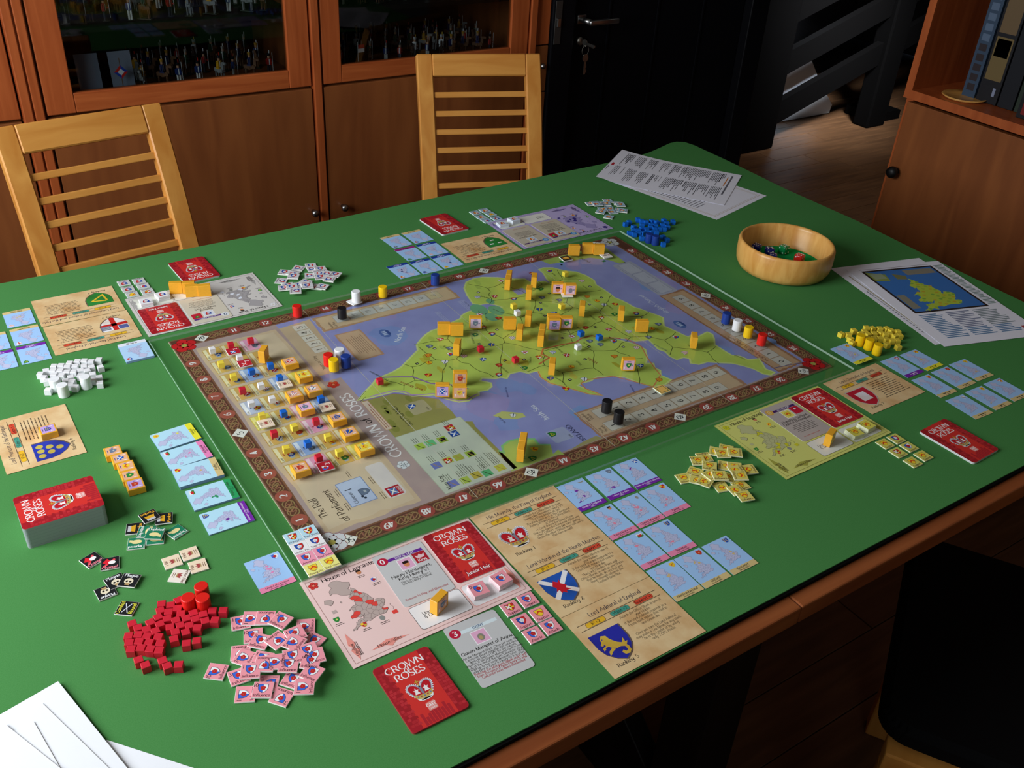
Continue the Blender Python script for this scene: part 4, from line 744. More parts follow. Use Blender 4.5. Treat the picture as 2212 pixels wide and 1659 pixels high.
for u, v, w_, h_ in ((432, 889-479, 34, 13), (415, 889-421, 35, 9), (437, 889-595, 20, 22)): k.rect(u, v, w_, h_, 'A8ACDC', 3.6); k.greek(u+2, v+h_-3, w_-4, 3, 3, .8, '8088C8', 4)
k.part('map_key'); k.rect(28, 889-294, 139, 104, 'B8C0A8', 3.6); k.rect(29, 889-293, 137, 102, 'CCD4C4', 3.9)
k.text('Map Key', 34, 889-204, 6, '20241C', 5, wt=2.4)
for i, (x, y) in enumerate(D['key']):
    c = ('7480C8', 'B4CA58', 'C8B850', '5CB87C', 'C8C850', '7480C8', 'C0C860', 'B0B850', 'A8C850', 'B4D25A', '6CC888', 'A0C050', '2A50A0', 'D03040')[i]
    k.rect(y-6, 889-x-6, 13, 13, c, 4.3); k.line([(y-6, 889-x-3), (y, 889-x+1), (y+6, 889-x+4)], 1.1, '303820' if i in (1, 2, 3, 9) else 'B89A50', 4.6)
    if i in (6, 12, 13): shield(k, y, 889-x, 5, ('warw', 'scot', 'warw')[(6, 12, 13).index(i)], 4.8)
    if i in (8, 11): k.rect(y-4, 889-x-4, 8, 8, '1A1A1A', 4.8)
    k.greek(y+9, 889-x+3, 15, 3 if i != 3 else 3, 3, .8, '4A5040', 4.6, seed=i)
for x, s_ in ((262, 1), (278, 2), (232, 3)): k.greek(50, 889-x, 30, 4, 3, .8, '4A5040', 4.6, seed=s_)
# tracks
k.part('year_track'); k.poly(rag(164, 0, 0, 0)[:0] or [(358, 889-164), (358, 889-192), (365, 889-206), (425, 889-212), (524, 889-219), (518, 889-164)], 'CDB698', 2.6); k.text('Years as King', 372, 889-181, 5.4, '5A4636', 4, wt=2.2)
for i in range(5): k.rect(420+i*19.4, 889-207, 18.4, 23, 'B8A88C', 3.2); k.rect(420.5+i*19.4, 889-206.5, 17.4, 22, 'DDD8CC', 3.5); k.text(str(i+1), 429+i*19.4, 889-199, 9, '3A3430', 4, 'c', wt=2.8); k.greek(424+i*19.4, 889-203.5, 9, 1, 2, .8, '7A7060', 4)
k.part('season_track'); k.poly(rag(475, 889-478, 525, 889-223, 8, 1.8), 'C09A78', 2.6); k.poly(rag(480, 889-474, 521, 889-228, 8, 1.2), 'D8BE9C', 2.9); k.at(); k.at(0, 0)
k.text('Seasons', 243, 480, 4.6, '4A3A2C', 4, deg=90); k.text('of Play', 250, 482, 4.2, '4A3A2C', 4, deg=90)
for i in range(8): k.rect(254+i*25, 492, 24, 24, '9A9484', 3.2); k.rect(254.6+i*25, 492.6, 22.8, 22.8, 'D2D2CE' if i < 7 else 'D8C8A0', 3.5); k.greek(261+i*25, 506, 11, 2, 4, 1.1, '6A6A64', 4, seed=i)
k.part('note_box'); k.poly(rag(233, 369, 277, 458, 5, 1.2), 'C49A7C', 3); k.poly(rag(236, 372, 274, 455, 5, .8), 'D4B496', 3.3)
k.at(889, 0, 90); k.greek(380, 889-245, 66, 8, 3.6, .8, '7A5A44', 4, 'c'); k.rect(187, 889-198, 79, 11, 'C89878', 3.5); k.rect(188, 889-197, 77, 9, 'DCCAB8', 3.8); k.greek(192, 889-191.5, 70, 2, 3.4, 1.2, 'A05A40', 4.2)
k.part('turn_track'); k.poly(rag(27, 889-725, 95, 889-441, 10, 1.8), 'B48A70', 2.8); k.poly(rag(31, 889-720, 91, 889-446, 10, 1.2), 'D0B496', 3.1)
for r_, (u, nm) in enumerate(((66, 'Impulse'), (33, 'Turn'))):
    k.text(nm, u+2, 889-453, 4.6, '4A382C', 4); k.text('Track', u+3, 889-460, 4.6, '4A382C', 4)
    for i in range(9 if r_ else 10):
        v = 889-(467+i*25.4 if not r_ else 463+i*25.4)-24.6; k.rect(u-.4, v, 22.4, 24.8, '8A7E6C', 3.4); k.rect(u+.2, v+.6, 21.2, 23.6, 'D4CEC4', 3.7)
        if i or r_: k.text(str(i+1 if r_ else i), u+11, v+8, 9, '2A2826', 4.4, 'c', wt=2.8)
k.part('support_track'); k.poly(rag(30, 889-855, 318, 889-797, 10, 1.8), 'A87A5C', 2.8); k.poly(rag(33, 889-851, 314, 889-800, 10, 1.2), 'C8A484', 3.1); k.text('POPULAR SUPPORT', 62, 889-810, 5.6, '6A4430', 4, wt=2.2, k=1.25)
for i in range(10): u = 38+i*26.6; k.rect(u, 889-838, 26, 24, '8A7E6C', 3.4); k.rect(u+.6, 889-837.4, 24.8, 22.8, 'CCC6C0', 3.7); k.text(str(i), u+13, 889-830, 8.5, '2A2826', 4.4, 'c', wt=2.8)
k.part('channel_boxes'); k.rrect(317, 889-843, 138, 45, 6, 'B0B2C8', 3)
for i in range(3): k.rrect(323+i*43, 889-837, 41, 30, 3, '8A8CA8', 3.3); k.rrect(323.7+i*43, 889-836.3, 39.6, 28.6, 3, 'BCBED0', 3.6); k.greek(338+i*43, 889-830, 12, 1, 2, .7, '8A8A9A', 4); k.greek(326+i*43, 889-803, 30, 1, 2, .9, '7A7C9A', 4)
k.at()
# roll cells
k.part('parliament_cell')
cx_ = (36, 64.5, 94.2, 123.5); cyy = [475+34-41*i for i in range(9)]
KD = {'b': ('B89850', 'DDB868', 'F0E8C0'), 'p': ('E070A0', 'F0B0D0', 'FBE4EE'), 'l': ('6A88D8', 'A8C4F0', 'E8F0FC'), 'y': ('C8B030', 'F0E060', 'F8F0A0'), 'w': ('8890C0', 'C8D0E8', 'FAFAFC')}
GR = ['bbbbwybbb', 'bblbbbblp', 'pbblbppbb', '  bybl bby'[2:].rjust(9)]
GR[3] = '  bybl'+'bby'
names = ['Dudley', 'Berkeley', 'Lisle', 'Audley', 'York', 'Buckingham', 'Stanley', 'Lovel', 'Essex', 'Scrope', 'Neville', 'Salisbury', 'Dacre', 'Grey', 'Howard', 'Mowbray', 'Warwick', 'Exeter', 'Lancaster', 'Fitzwarin', 'Talbot', 'Hastings', 'Clifford', 'Percy', 'Pembroke', 'Oxford', 'Suffolk']
for c_ in range(4):
    for r_ in range(9):
        q = GR[c_][r_]
        if q == ' ': continue
        e, f_, s_ = KD[q]; x, y = cx_[c_], cyy[r_]; idx = c_*9+r_
        k.rect(x-.5, y-34.5, 27, 35, e, 3.2); k.rect(x, y-34, 26, 34, f_, 3.5); k.rect(x+.8, y-33.4, 5, 32.4, s_, 3.8)
        k.text(names[idx % 27], x+4.9, y-33, 3.0, '5A4A38', 4.2, deg=90, lod=1)
        k.rect(x+15, y-30, 6, 6, 'A8B8C8', 3.8)
        k.at(889, 0, 90); shield(k, y-22, 889-(x+18.5), 4.4, kinds[(idx*5+3) % len(kinds)], 4, '5A5040'); k.at()
        for j in range(1+(idx % 3)): k.ell(x+9.5, y-20+j*3, 1.3, 1.3, 'A03028' if q in 'bp' else '30488A', 4, 8)
k.part('fold_seam')
for x in (222, 444.5, 667): k.line([(x, 2), (x, 557)], .7, 'D8D4C8', 5.8)
bd = k.build('game_board', m=WATER, loc=(0, 0, ZT+.0002))
tag(bd, 'large folded map board of an island under a clear acrylic sheet', 'game board')
# clear acrylic sheet
gx0, gx1, gy0, gy1, gz0, gz1 = -.026, .910, -.026, .570, ZT+.0027, ZT+.0062
m = MB().box(gx0, gy0, gz0, gx1, gy1, gz1); g = m.obj('acrylic_sheet', pane); g.data.materials.append(edgem)
for p in g.data.polygons:
    if abs(p.normal.z) < .5: p.material_index = 1
tag(g, 'clear acrylic sheet lying over the map board', 'sheet')
GZ = gz1                                     # top of the sheet
# ================================================================ FLAT CARDS
def body_card(k, w_, h_, t_, side, top, r=0):
    P = rr(0, 0, w_, h_, r, 5) if r else [(0, 0), (w_, 0), (w_, h_), (0, h_)]
    k.solid(P, 0, t_, side, top)
def place(k, name, label, cat, x, y, deg, w_, h_, z=0, group=None, m=None):
    """x, y: centre of the card on the table in mm"""
    a = math.radians(deg); ox = x-(w_/2*math.cos(a)-h_/2*math.sin(a)); oy = y-(w_/2*math.sin(a)+h_/2*math.cos(a))
    o = k.build(name, m=m, loc=(ox*.001, oy*.001, ZT+z), rz=a); return tag(o, label, cat, group)
def card_back(t_=.35, junior=False, side='D8D8DC'):
    k = Ink(t_); body_card(k, 63.5, 88.5, t_, side, 'B02430', 4)
    if t_ > 2:
        for i in range(1, int(t_/2.4)+1):
            z = i*2.4*t_/(2.4*(int(t_/2.4)+1)); P = [k.X(*p) for p in rr(-.03, -.03, 63.56, 88.56, 4, 5)]; n = len(P)
            k.raw([(x, y, z) for x, y in P]+[(x, y, z+.12) for x, y in P], [(j, (j+1) % n, n+(j+1) % n, n+j) for j in range(n)], '707478' if i % 2 else 'A0A4A8')
    k.rrect(.5, .5, 62.5, 87.5, 4, 'A81E2A', .4)
    k.part('card_face'); k.poly([(12, .5), (51, .5), (51, 88), (12, 88)], 'D63430', 1)
    r = random.Random(9)
    k.part('brick_pattern')
    for j in range(22):
        for i in range(3):
            for side_ in (0, 1):
                w_ = 3.4; x = 1.6+i*3.8+(j % 2)*1.0 if not side_ else 51.4+i*3.8
                if 2 < j*4 < 84: k.rect(x, 2+j*3.9, w_, 3.2, ('C03038', 'B42830', 'A02028')[r.randrange(3)], 1.4)
    for i in range(9): k.rect(16+i*3.6, 1.2, 3.0, 10+r.uniform(0, 9)-abs(i-4)*.6, 'B02630', 1.4)
    k.part('title_lettering'); k.text('CROWN', 31.7, 73.5, 8.2, 'F6F2F4', 2.5, 'c', wt=2.7, k=1.0); k.text('of', 31.7, 68.6, 6, 'F6F2F4', 2.5, 'c', wt=2.7); k.text('ROSES', 31.7, 61.5, 8.2, 'F6F2F4', 2.5, 'c', wt=2.7)
    k.part('crown_emblem'); crown(k, 31.7, 43, 13.5, 2)
    k.part('maker_mark'); k.rrect(26.7, 15, 10, 10, 1.5, 'E89890', 2); k.text('GMT', 31.7, 19.6, 3.8, 'FAF0F0', 2.6, 'c', wt=3.4, k=.9); k.text('GAMES', 31.7, 16.4, 1.7, 'FAF0F0', 2.6, 'c', wt=3.4)
    if junior: k.text('Junior Heir', 31.7, 6.5, 5, 'FAF4F4', 2.6, 'c', wt=2.8)
    return k
def deck(t_, label, x, y, deg, z=0, junior=False, side='D8D8DC', name='card_deck', cat='card deck'):
    return place(card_back(t_, junior, side), name, label, cat, x, y, deg, 63.5, 88.5, z, m=GLOSS)
deck(2.4, 'red backed deck with a crown at the front, below the grey event card', 18, -208-11, 0, side='A83038')
deck(29, 'thick red backed card stack with grey edges at the left', -226, 212, 90, side='9CA2A6')
deck(3.2, 'red backed deck with a crown near the far edge, behind the white mat', 112, 783, 182)
deck(3.0, 'red backed deck with a crown near the far edge, by the purple mat', 610, 762, 183)
deck(3.2, 'red backed deck with a crown at the right, in the shade of the near edge', 892, -231, 2)
# house mats
def house_mat(base, dark, arrow, lands, hi, hicol, title, em, mapline):
    k = Ink(1.0); body_card(k, 220, 140, .9, dark, base); k.part('border_line'); k.frame(4.5, 4.5, 211, 131, .5, dark, 1.2)
    k.part('title'); k.text(title, 22, 126.5, 6.2, '2A2226', 2, wt=2.3)
    k.part('rose_emblem'); rose(k, 11.5, 127.5, 5.6, em[0], em[1], em[2], 2, n=5)
    k.part('county_map'); island(k, 46, 82, .098, lands, mapline, hi, hicol, 2, .3); k.rect(13, 78, 5, 4.6, lands, 2.2); k.rect(69, 45.5, 6, 5.2, hicol, 2.4); k.line([(72, 52), (74, 55), (72, 60), (73, 62)], .3, mapline, 2.4)
    k.part('slot'); k.rrect(85, 9, 64, 35, 4, base[:2]+base[2:4]+base[4:], 1); k.rrect(85, 9, 64, 35, 4, arrow, 1); k.rrect(85.5, 9.5, 63, 34, 3.8, 'F4F2F4' if base[0] == 'F' or base[0] == 'E' else 'E4E4DC', 1.4)
    k.rrect(151, 9, 60, 35, 4, arrow, 1); k.rrect(151.5, 9.5, 59, 34, 3.8, 'F0EEF0' if base[0] in 'FE' else 'E0E2D6', 1.4)
    k.text('Unused', 96, 28, 4.2, '2A2226', 2, wt=2.6, lod=1); k.text('& Dead', 96, 22.5, 4.2, '2A2226', 2, wt=2.6, lod=1)
    k.part('side_arrow'); k.poly([(12, 47), (16, 30), (13, 24), (17, 21), (11.5, 7), (8, 22), (11, 25), (8, 30)], arrow, 1.8); k.part('bottom_arrow'); k.poly([(26, 12), (46, 18), (70, 12), (54, 11), (48, 7), (42, 11)], arrow, 1.8); k.part('right_arrow'); k.poly([(212, 47), (215.5, 30), (214, 24), (216, 21), (211, 9), (207, 22), (210, 25), (208, 30)], arrow, 1.8)
    k.part('arrow_lettering'); k.text('House Allies', 34, 11.5, 4, '3A2A28', 2.4, wt=2.4, lod=1); k.text('Unallied', 13.5, 13, 3.8, '3A2A28', 2.4, deg=90, lod=1); k.text('Influence', 17.5, 12, 3.8, '3A2A28', 2.4, deg=90, lod=1)
    k.part('heir_mark')
    for (x, y), kd in zip(((64, 122), (74, 103), (35, 48), (13, 69), (56, 47)), ('head', em[3], 'quart', 'green', 'bust')):
        if kd == 'head': k.ell(x, y, 3, 3.6, 'D08A60', 2, 10); k.poly([(x-3, y+1), (x+3, y+1), (x+2.6, y+4), (x-2.6, y+4)], '2A1A14', 2.4)
        elif kd == 'bust': k.ell(x, y, 3, 3.8, '90908C', 2, 10)
        else: shield(k, x, y, 3.2, kd, 2, None)
        k.greek(x-5, y-6.5, 10, 2, 2.2, .7, '4A3A3A', 2, 'c', seed=int(x))
    return k
hm = [('lanc', ('F4D2CE', 'B88C86', 'F0988C', 'C0ACA6', [2, 5, 9, 14, 20, 27, 31, near(230, 540), near(300, 600)], 'E84840', 'House of Lancaster', ('D83A34', '8A1A20', 'E89A80', 'lanc'), '6A5A58'), 82, -93, 0, 'pale pink house mat with a red patched island map, nearest the camera'),
      ('york', ('D4D0CC', '8A8684', 'A8A6A4', 'A8A4A6', [3, 11, 18, 25], 'E4E8F4', 'House of York', ('F0F0F4', '5A6A8A', 'C8B860', 'york'), '6A6668'), 89, 659, 180, 'pale grey house mat at the upper left behind the board'),
      ('buck', ('D4D678', '8E9040', 'A8A648', 'BEBE8C', [4, 8, 12, 19, 30, 33], 'D0CC30', 'House of Buckingham', ('D8D830', '7A8020', 'C8C860', 'buck'), '6A6A48'), 713, -98, 0, 'yellow green house mat right of the board corner'),
      ('warw', ('B8ACD8', '7A70A0', '7A70A8', '9A90C0', [1, 6, 13, 17, 24, 28, 35], '3A2E80', 'House of Warwick', ('3A2E80', '2A2060', '7A6AB8', 'warw'), '5A5088'), 802, 663, 180, 'lilac house mat at the far side behind the board')]
for key_, a_, x, y, dg, lb in hm: place(house_mat(*a_), 'house_mat', lb, 'game mat', x, y, dg, 220, 140, .0002, 'house mats')
MZ = .0014
# face-up cards on the mats
def heir_card(col, num_, band, t1, t2, em, txt=3, red=True, sub=None):
    k = Ink(.35); body_card(k, 63.5, 88.5, .35, 'C8C8C8', col, 4); k.part('title_band'); k.rect(13, 72.5, 46, 4.6, band, 1); k.text(sub or 'ROYAL HEIR', 36, 73.4, 3, 'F0EEF4' if band[0] != 'D' else '2A4070', 2, 'c', wt=3)
    k.part('number_disc'); k.ell(9, 76, 6.4, 6.4, num_[1], 1.3, 20); k.text(num_[0], 9, 72.6, 7, num_[2], 2, 'c', wt=3.4)
    k.part('portrait'); k.rect(23, 52, 18, 18.5, 'F6F2F6', 1.3); k.rect(24, 53, 16, 16.5, em[0], 1.7)
    if em[1] == 'head': k.ell(32, 60, 3.6, 4.4, 'D88A60', 2.2, 12); k.poly([(28, 61.5), (36, 61.5), (35.5, 65), (32, 66), (28.4, 65)], '241612', 2.6)
    elif em[1] == 'bust': k.ell(32, 60, 4, 5, '8A887A', 2.2, 12); k.ell(31.4, 59.4, 2.2, 2.8, 'B8A070', 2.6, 10)
    else: shield(k, 32, 61, 4.2, em[1], 2.2)
    if em[2]: k.part('office_mark'); k.rect(43.5, 55, 16, 17, 'C8203A' if em[2] != 'r' else 'B02030', 1.7); k.text(em[3], 51.5, 56.5, 4.2, 'F6F0F2', 2.4, 'c', wt=3, lod=1); (shield(k, 51.5, 66, 3.2, em[2], 2.2) if em[2] != 'r' else k.poly([(47, 62), (56, 62), (57.5, 68), (54, 66), (51.5, 69), (49, 66), (45.5, 68)], 'E8C8CC', 2.2))
    k.part('text_block'); k.text(t1, 32, 45.5, 4.7 if len(t1) < 20 else 4.2, '22201F', 2, 'c', wt=2.5, lod=1); y = 45.5
    if t2: k.text(t2, 32, 39.8, 4.7, '22201F', 2, 'c', wt=2.5, lod=1); y = 39.8
    for i, ln in enumerate(txt if isinstance(txt, list) else []): k.text(ln, 32, y-5.2-i*3.3, 2.75, ('4A4846', 'B02A34')[ln[0] == '*'] , 2, 'c', wt=2.2, lod=1) if ln[0] != '*' else k.text(ln[1:], 32, y-5.2-i*3.3, 2.9, 'B02A34', 2, 'c', wt=2.2, lod=1)
    if not isinstance(txt, list): k.greek(10, y-5, 44, txt, 3.3, 1.0, '5A5650', 2, 'c'); k.greek(10, 8, 44, 1, 3, 1, 'B86A60', 2)
    return k
place(heir_card('CFCFD0', ('0', 'C02040', 'F6F6F6'), '6A2C98', 'Henry Plantagenet,', 'King Henry VI', ('E8B0D0', 'head', 'r', 'King'), ['Starts In-Play on Turn 1.', 'Use the Henry VI Block.', ' ', ' ', ' ', ' ', ' ', ' ', '*Remains In-Play until Eliminated']), 'character_card', 'grey heir card with a purple band lying on the pale pink mat', 'card', 88.5, -73, -1.5, 63.5, 88.5, MZ, m=GLOSS)
place(card_back(.35, True), 'character_card', 'red crown backed card lying on the pale pink mat', 'card', 157, -71, -1.5, 63.5, 88.5, MZ, m=GLOSS)
place(heir_card('C9C9CA', ('3', 'C02040', 'F6F6F6'), 'DCEAF0', 'Queen Margaret of Anjou', None, ('E8B0D0', 'bust', None, ''), ['Use the Margaret Block. Once per turn, the', 'Lancaster player may flip this card face', 'down to gain +1 OPS for the current', 'Impulse. If the Queen Margaret card is face', 'up at the end of the turn, Lancaster may', 'hold up to two cards between turns. May', 'only play as Event if Henry VI is In-Play.', '*Remove the Margaret Block and Card', '*from the game if both Henry VI and', '*Lancaster have been eliminated'], sub='EVENT'), 'event_card', 'grey event card with a red number disc, right of the front red deck', 'card', 106, -209, -2.5, 64.5, 87, .0003, m=GLOSS)
place(card_back(.35, True), 'character_card', 'red crown backed card lying on the pale grey mat', 'card', 17, 637, 179.5, 63.5, 88.5, MZ, m=GLOSS)
place(heir_card('D6CEBC', ('0', 'E4E8EE', '40506A'), '5A2C88', 'Richard,', 'Duke of York', ('D8E0EC', 'york', 'green', ''), 7), 'character_card', 'cream heir card with a purple band lying on the pale grey mat', 'card', 84, 637, 179, 63.5, 88.5, MZ, m=GLOSS)
place(heir_card('B8ADA8', ('0', 'D8A850', 'E8D090'), '4A2468', 'Humphrey Stafford,', 'Duke of Buckingham', ('E8E070', 'buck', 'chan', ''), 6), 'character_card', 'grey heir card with a gold number disc lying on the yellow green mat', 'card', 721, -77, -1, 63.5, 88.5, MZ, m=GLOSS)
place(card_back(.35, True), 'character_card', 'red crown backed card lying on the yellow green mat', 'card', 788, -76, -1, 63.5, 88.5, MZ, m=GLOSS)
place(heir_card('C8C0AC', ('0', '4A90D0', 'D8E8F8'), '4A2468', 'Earl of Warwick', 'the Kingmaker', ('B8D0E8', 'warw', 'green', ''), 7), 'character_card', 'cream heir card with red office mark lying on the lilac mat', 'card', 799, 640, 180, 63.5, 88.5, MZ, m=GLOSS)
place(heir_card('C6BEAC', ('0', '4A90D0', 'D8E8F8'), '4A2468', 'Heir of Warwick', None, ('B8D0E8', 'warw', None, ''), 6), 'character_card', 'cream heir card without office mark lying on the lilac mat', 'card', 730, 640, 181, 63.5, 88.5, MZ, m=GLOSS)
# office cards
def office(title, ip, vo, su, body, rank, em, size=5.6):
    k = Ink(.35); body_card(k, 127, 95.5, .35, 'B89868', 'E6C898')
    k.part('title'); k.text(title, 66, 81, size, '4A4450', 2, 'c', wt=2.2, k=.94); k.line([(8, 76), (119, 76)], .7, '3A3028', 1.6); k.line([(8, 67.5), (119, 67.5)], .7, '3A3028', 1.6)
    k.part('value_tag')
    for x, t_, c in ((30, 'IP +'+ip, 'F0C030'), (64, 'Votes +'+vo, '4CA898'), (98, 'Support +'+su, 'E05038')): k.rrect(x-13, 68.2, 26, 7, 2.6, '8A5A28', 1.9); k.rrect(x-12.6, 68.6, 25.2, 6.2, 2.4, c, 2.2); k.text(t_, x, 69.9, 4, '2A2018', 2.6, 'c', wt=2.4, lod=1)
    k.part('emblem')
    if em == 'crown': crown(k, 30, 40, 18, 2)
    else:
        k.poly([(29+21*a+.8, 38+21*b-.8) for a, b in SH], '6A5A50', 1.6); shield(k, 29, 38, 20, em, 2, 'C8C0B8' if em == 'chan' else None)
        if em == 'scot': k.poly([(22, 46), (25, 50), (29, 46), (33, 49), (31, 43), (36, 38), (33, 35), (37, 30), (31, 31), (30, 27), (26, 31), (24, 29), (24, 35), (20, 34), (23, 39), (20, 43)], 'D02030', 4)
        if em == 'seah':
            k.poly([(17, 43), (18, 49), (22, 53), (27, 51), (28, 46), (30, 42), (33, 38), (38, 34), (41, 28), (40, 22), (36, 19), (31, 20), (29, 24), (32, 26), (34, 23), (37, 24), (37, 29), (33, 31), (28, 31), (23, 34), (20, 38)], 'D8B84A', 4)
            k.poly([(17, 45), (14, 42), (16, 40), (20, 43)], 'D8B84A', 4.3); k.poly([(22, 40), (14, 38), (13, 34), (16, 35), (17, 37), (23, 37)], 'D8B84A', 4.6); k.poly([(23, 34), (17, 31), (15, 26), (18, 27), (20, 29), (26, 31)], 'D8B84A', 4.9); k.poly([(35, 33), (42, 40), (41, 34), (44, 34), (40, 30)], 'D8B84A', 5.2); k.ell(20, 48, .8, .8, '2A2FA8', 5.2, 6)
        if em == 'george': k.rect(36, 41, 14, 13, '7A80A0', 4); k.rect(38, 44, 10, 2, 'A8B0A0', 4.3); k.rect(38, 49, 10, 2, 'A8B0A0', 4.3)
    k.text('Ranking: '+rank, 27, 9.5, 4.6, '2A2424', 2, 'c', wt=2.6, lod=1)
    k.part('text_block')
    if isinstance(body, list):
        for i, ln in enumerate(body): k.text(ln, 86, 61.2-i*4.55, 3.35, '5A4C3C', 2, 'c', wt=2.1, lod=1, k=.94)
    else: k.greek(57, 60, 60, body, 4.5, 1.3, '5A4C3C', 2, 'c', seed=body)
    return k
OF = [(258, -71, 0, .0004, ('His Majesty, the King of England', '5', '5', '3', ['Attach the Office Block to your', 'Senior Heir (exception: Henry VI).', 'The King decides all ties.', 'The King gains a +1 to his Command', 'Rating as long as this Office Block', 'is attached.', '+1 Card during the Draw Phase', 'Once per turn the King may utilize any', 'other Office\'s "once per turn" ability', '(note, the other Officer may still use it', 'that turn as well).'], '1', 'crown'), 'parchment office card with a jewelled crown, topmost of the three right of the pink mat'),
      (258.5, -166.5, 0, .0004, ('Lord Warden of the North Marches', '1', '1', '1', ['Attach the Office Block to one of', 'your Nobles.', 'If the Lord Warden responds to a', 'Scots Raid, reduce that raid to', 'one Blue die.', 'The Lord Warden (Host and', 'Office Block), as well as any Blocks', 'that he leads, do not lose any', 'troop strength when in the', 'Scotland Exile Box.'], '8', 'scot'), 'parchment office card with a blue shield crossed in white and a red lion'),
      (258.5, -262.5, 0, .0004, ('Lord Admiral of England', '2', '2', '1', ['Attach the Office Block to one of', 'your Nobles.', 'If the Lord Admiral responds to a', 'Pirate Raid, reduce that raid to', 'one Green die.', ' ', 'Once per turn the Lord Admiral', 'may make a Sea Move for any stack', 'he is the Leader of by using', 'only 2 OPS Points.'], '5', 'seah'), 'parchment office card with a blue shield and golden sea creature at the near table edge'),
      (900, -75, 0, .0004, ('Lord Chancellor of England', '4', '3', '2', 10, '2', 'chan'), 'parchment office card with a red and white shield beside the yellow green mat'),
      (622, 638, 180, .0004, ('Lord Captain of Calais and the Pale', '3', '1', '1', 9, '4', 'calais'), 'parchment office card with a green shield and white sheep beside the lilac mat'),
      (-92, 742, 179, .0004, ('Lord Lieutenant of Ireland and the Pale', '2', '1', '1', 8, '7', 'harp'), 'parchment office card with a green shield and golden harp at the upper left'),
      (-92, 645, 179.5, .0004, ('Lord Earl Marshal of England', '3', '3', '1', 9, '3', 'george'), 'parchment office card with a red cross on white shield at the left'),
      (-219.5, 397, 90, .0004, ('Lord Treasurer of the Exchequer', '3', '2', '1', 8, '6', 'bez'), 'parchment office card with gold discs on a blue shield at the left edge')]
for x, y, dg, z, a_, lb in OF: place(office(*a_), 'office_card', lb, 'card', x, y, dg, 127, 95.5, z, 'parchment office cards', m=PARCH)
# small county cards
mp_ = Ink(1.1); island(mp_, 20, 33, .0485, 'C2C6E6', '8088B4', (), 'F00000', 1.2, .22, fine=True); mp0 = mp_.build('county_map'); mapmesh = mp0.data; bpy.data.objects.remove(mp0)
def mini(strip, title, sub, em, hi, hc, t_=.35, sea_='A4CCFA'):
    k = Ink(t_); body_card(k, 41, 55.5, t_, '8CA8D8', sea_)
    k.part('title_strip'); k.rect(0, 0, 41, 8.4, strip, 1); dk = strip[0] in '7863' and strip != '8'; c = 'F0E4FA' if dk or strip in ('1A3C9A', '7828A8') else '2A2420'
    if title: k.text(title, 20.5, 4.2, 3.3 if len(title) < 18 else 2.4, c, 2, 'c', wt=2.6, lod=1); k.text(sub, 20.5, 1.3, 2.0, c, 2, 'c', wt=2.6, lod=2)
    else: k.greek(11, 4.6, 20, 1, 3, 1.5, c, 2, 'c', seed=len(em)); k.greek(14, 1.8, 14, 1, 3, .9, c, 2, 'c', seed=3)
    k.part('county_highlight')
    for i in sorted(set(hi)):
        P = cell_poly(i)
        if len(P) > 2: k.poly([(20+.0485*(a-280), 33+.0485*(b-470)) for a, b in P], hc, 3.2)
    k.part('crest')
    if em == 'head': k.ell(34, 49, 2.4, 2.8, 'D88A50', 2, 10); k.poly([(31.5, 50), (36.5, 50), (36.5, 52.6), (31.5, 52.6)], '241612', 2.4)
    elif em == 'bust': k.ell(34, 48.5, 2.2, 3, '98948A', 2, 10)
    elif em == 'crownlet': k.poly([(31, 47.5), (37, 47.5), (38, 50.5), (34, 49.2), (30, 50.5)], '989890', 2)
    elif em == 'dragon': k.rect(30, 45.8, 8.5, 3.2, '2A8A3C', 2); k.rect(30, 49, 8.5, 3.2, 'F2F2F2', 2); k.poly([(31, 47), (37, 46.8), (36, 49.5), (37.6, 51), (34, 50.2), (32, 51.2)], 'D02A30', 2.5)
    else: shield(k, 34.5, 49, 3.6, em, 2, None)
    return k
PU, PK, TN, YL, BLU, WH, GN = '7828A8', 'F08CB0', 'DCC488', 'F0E838', '1A3C9A', 'E8ECF8', '2AA060'
V = near
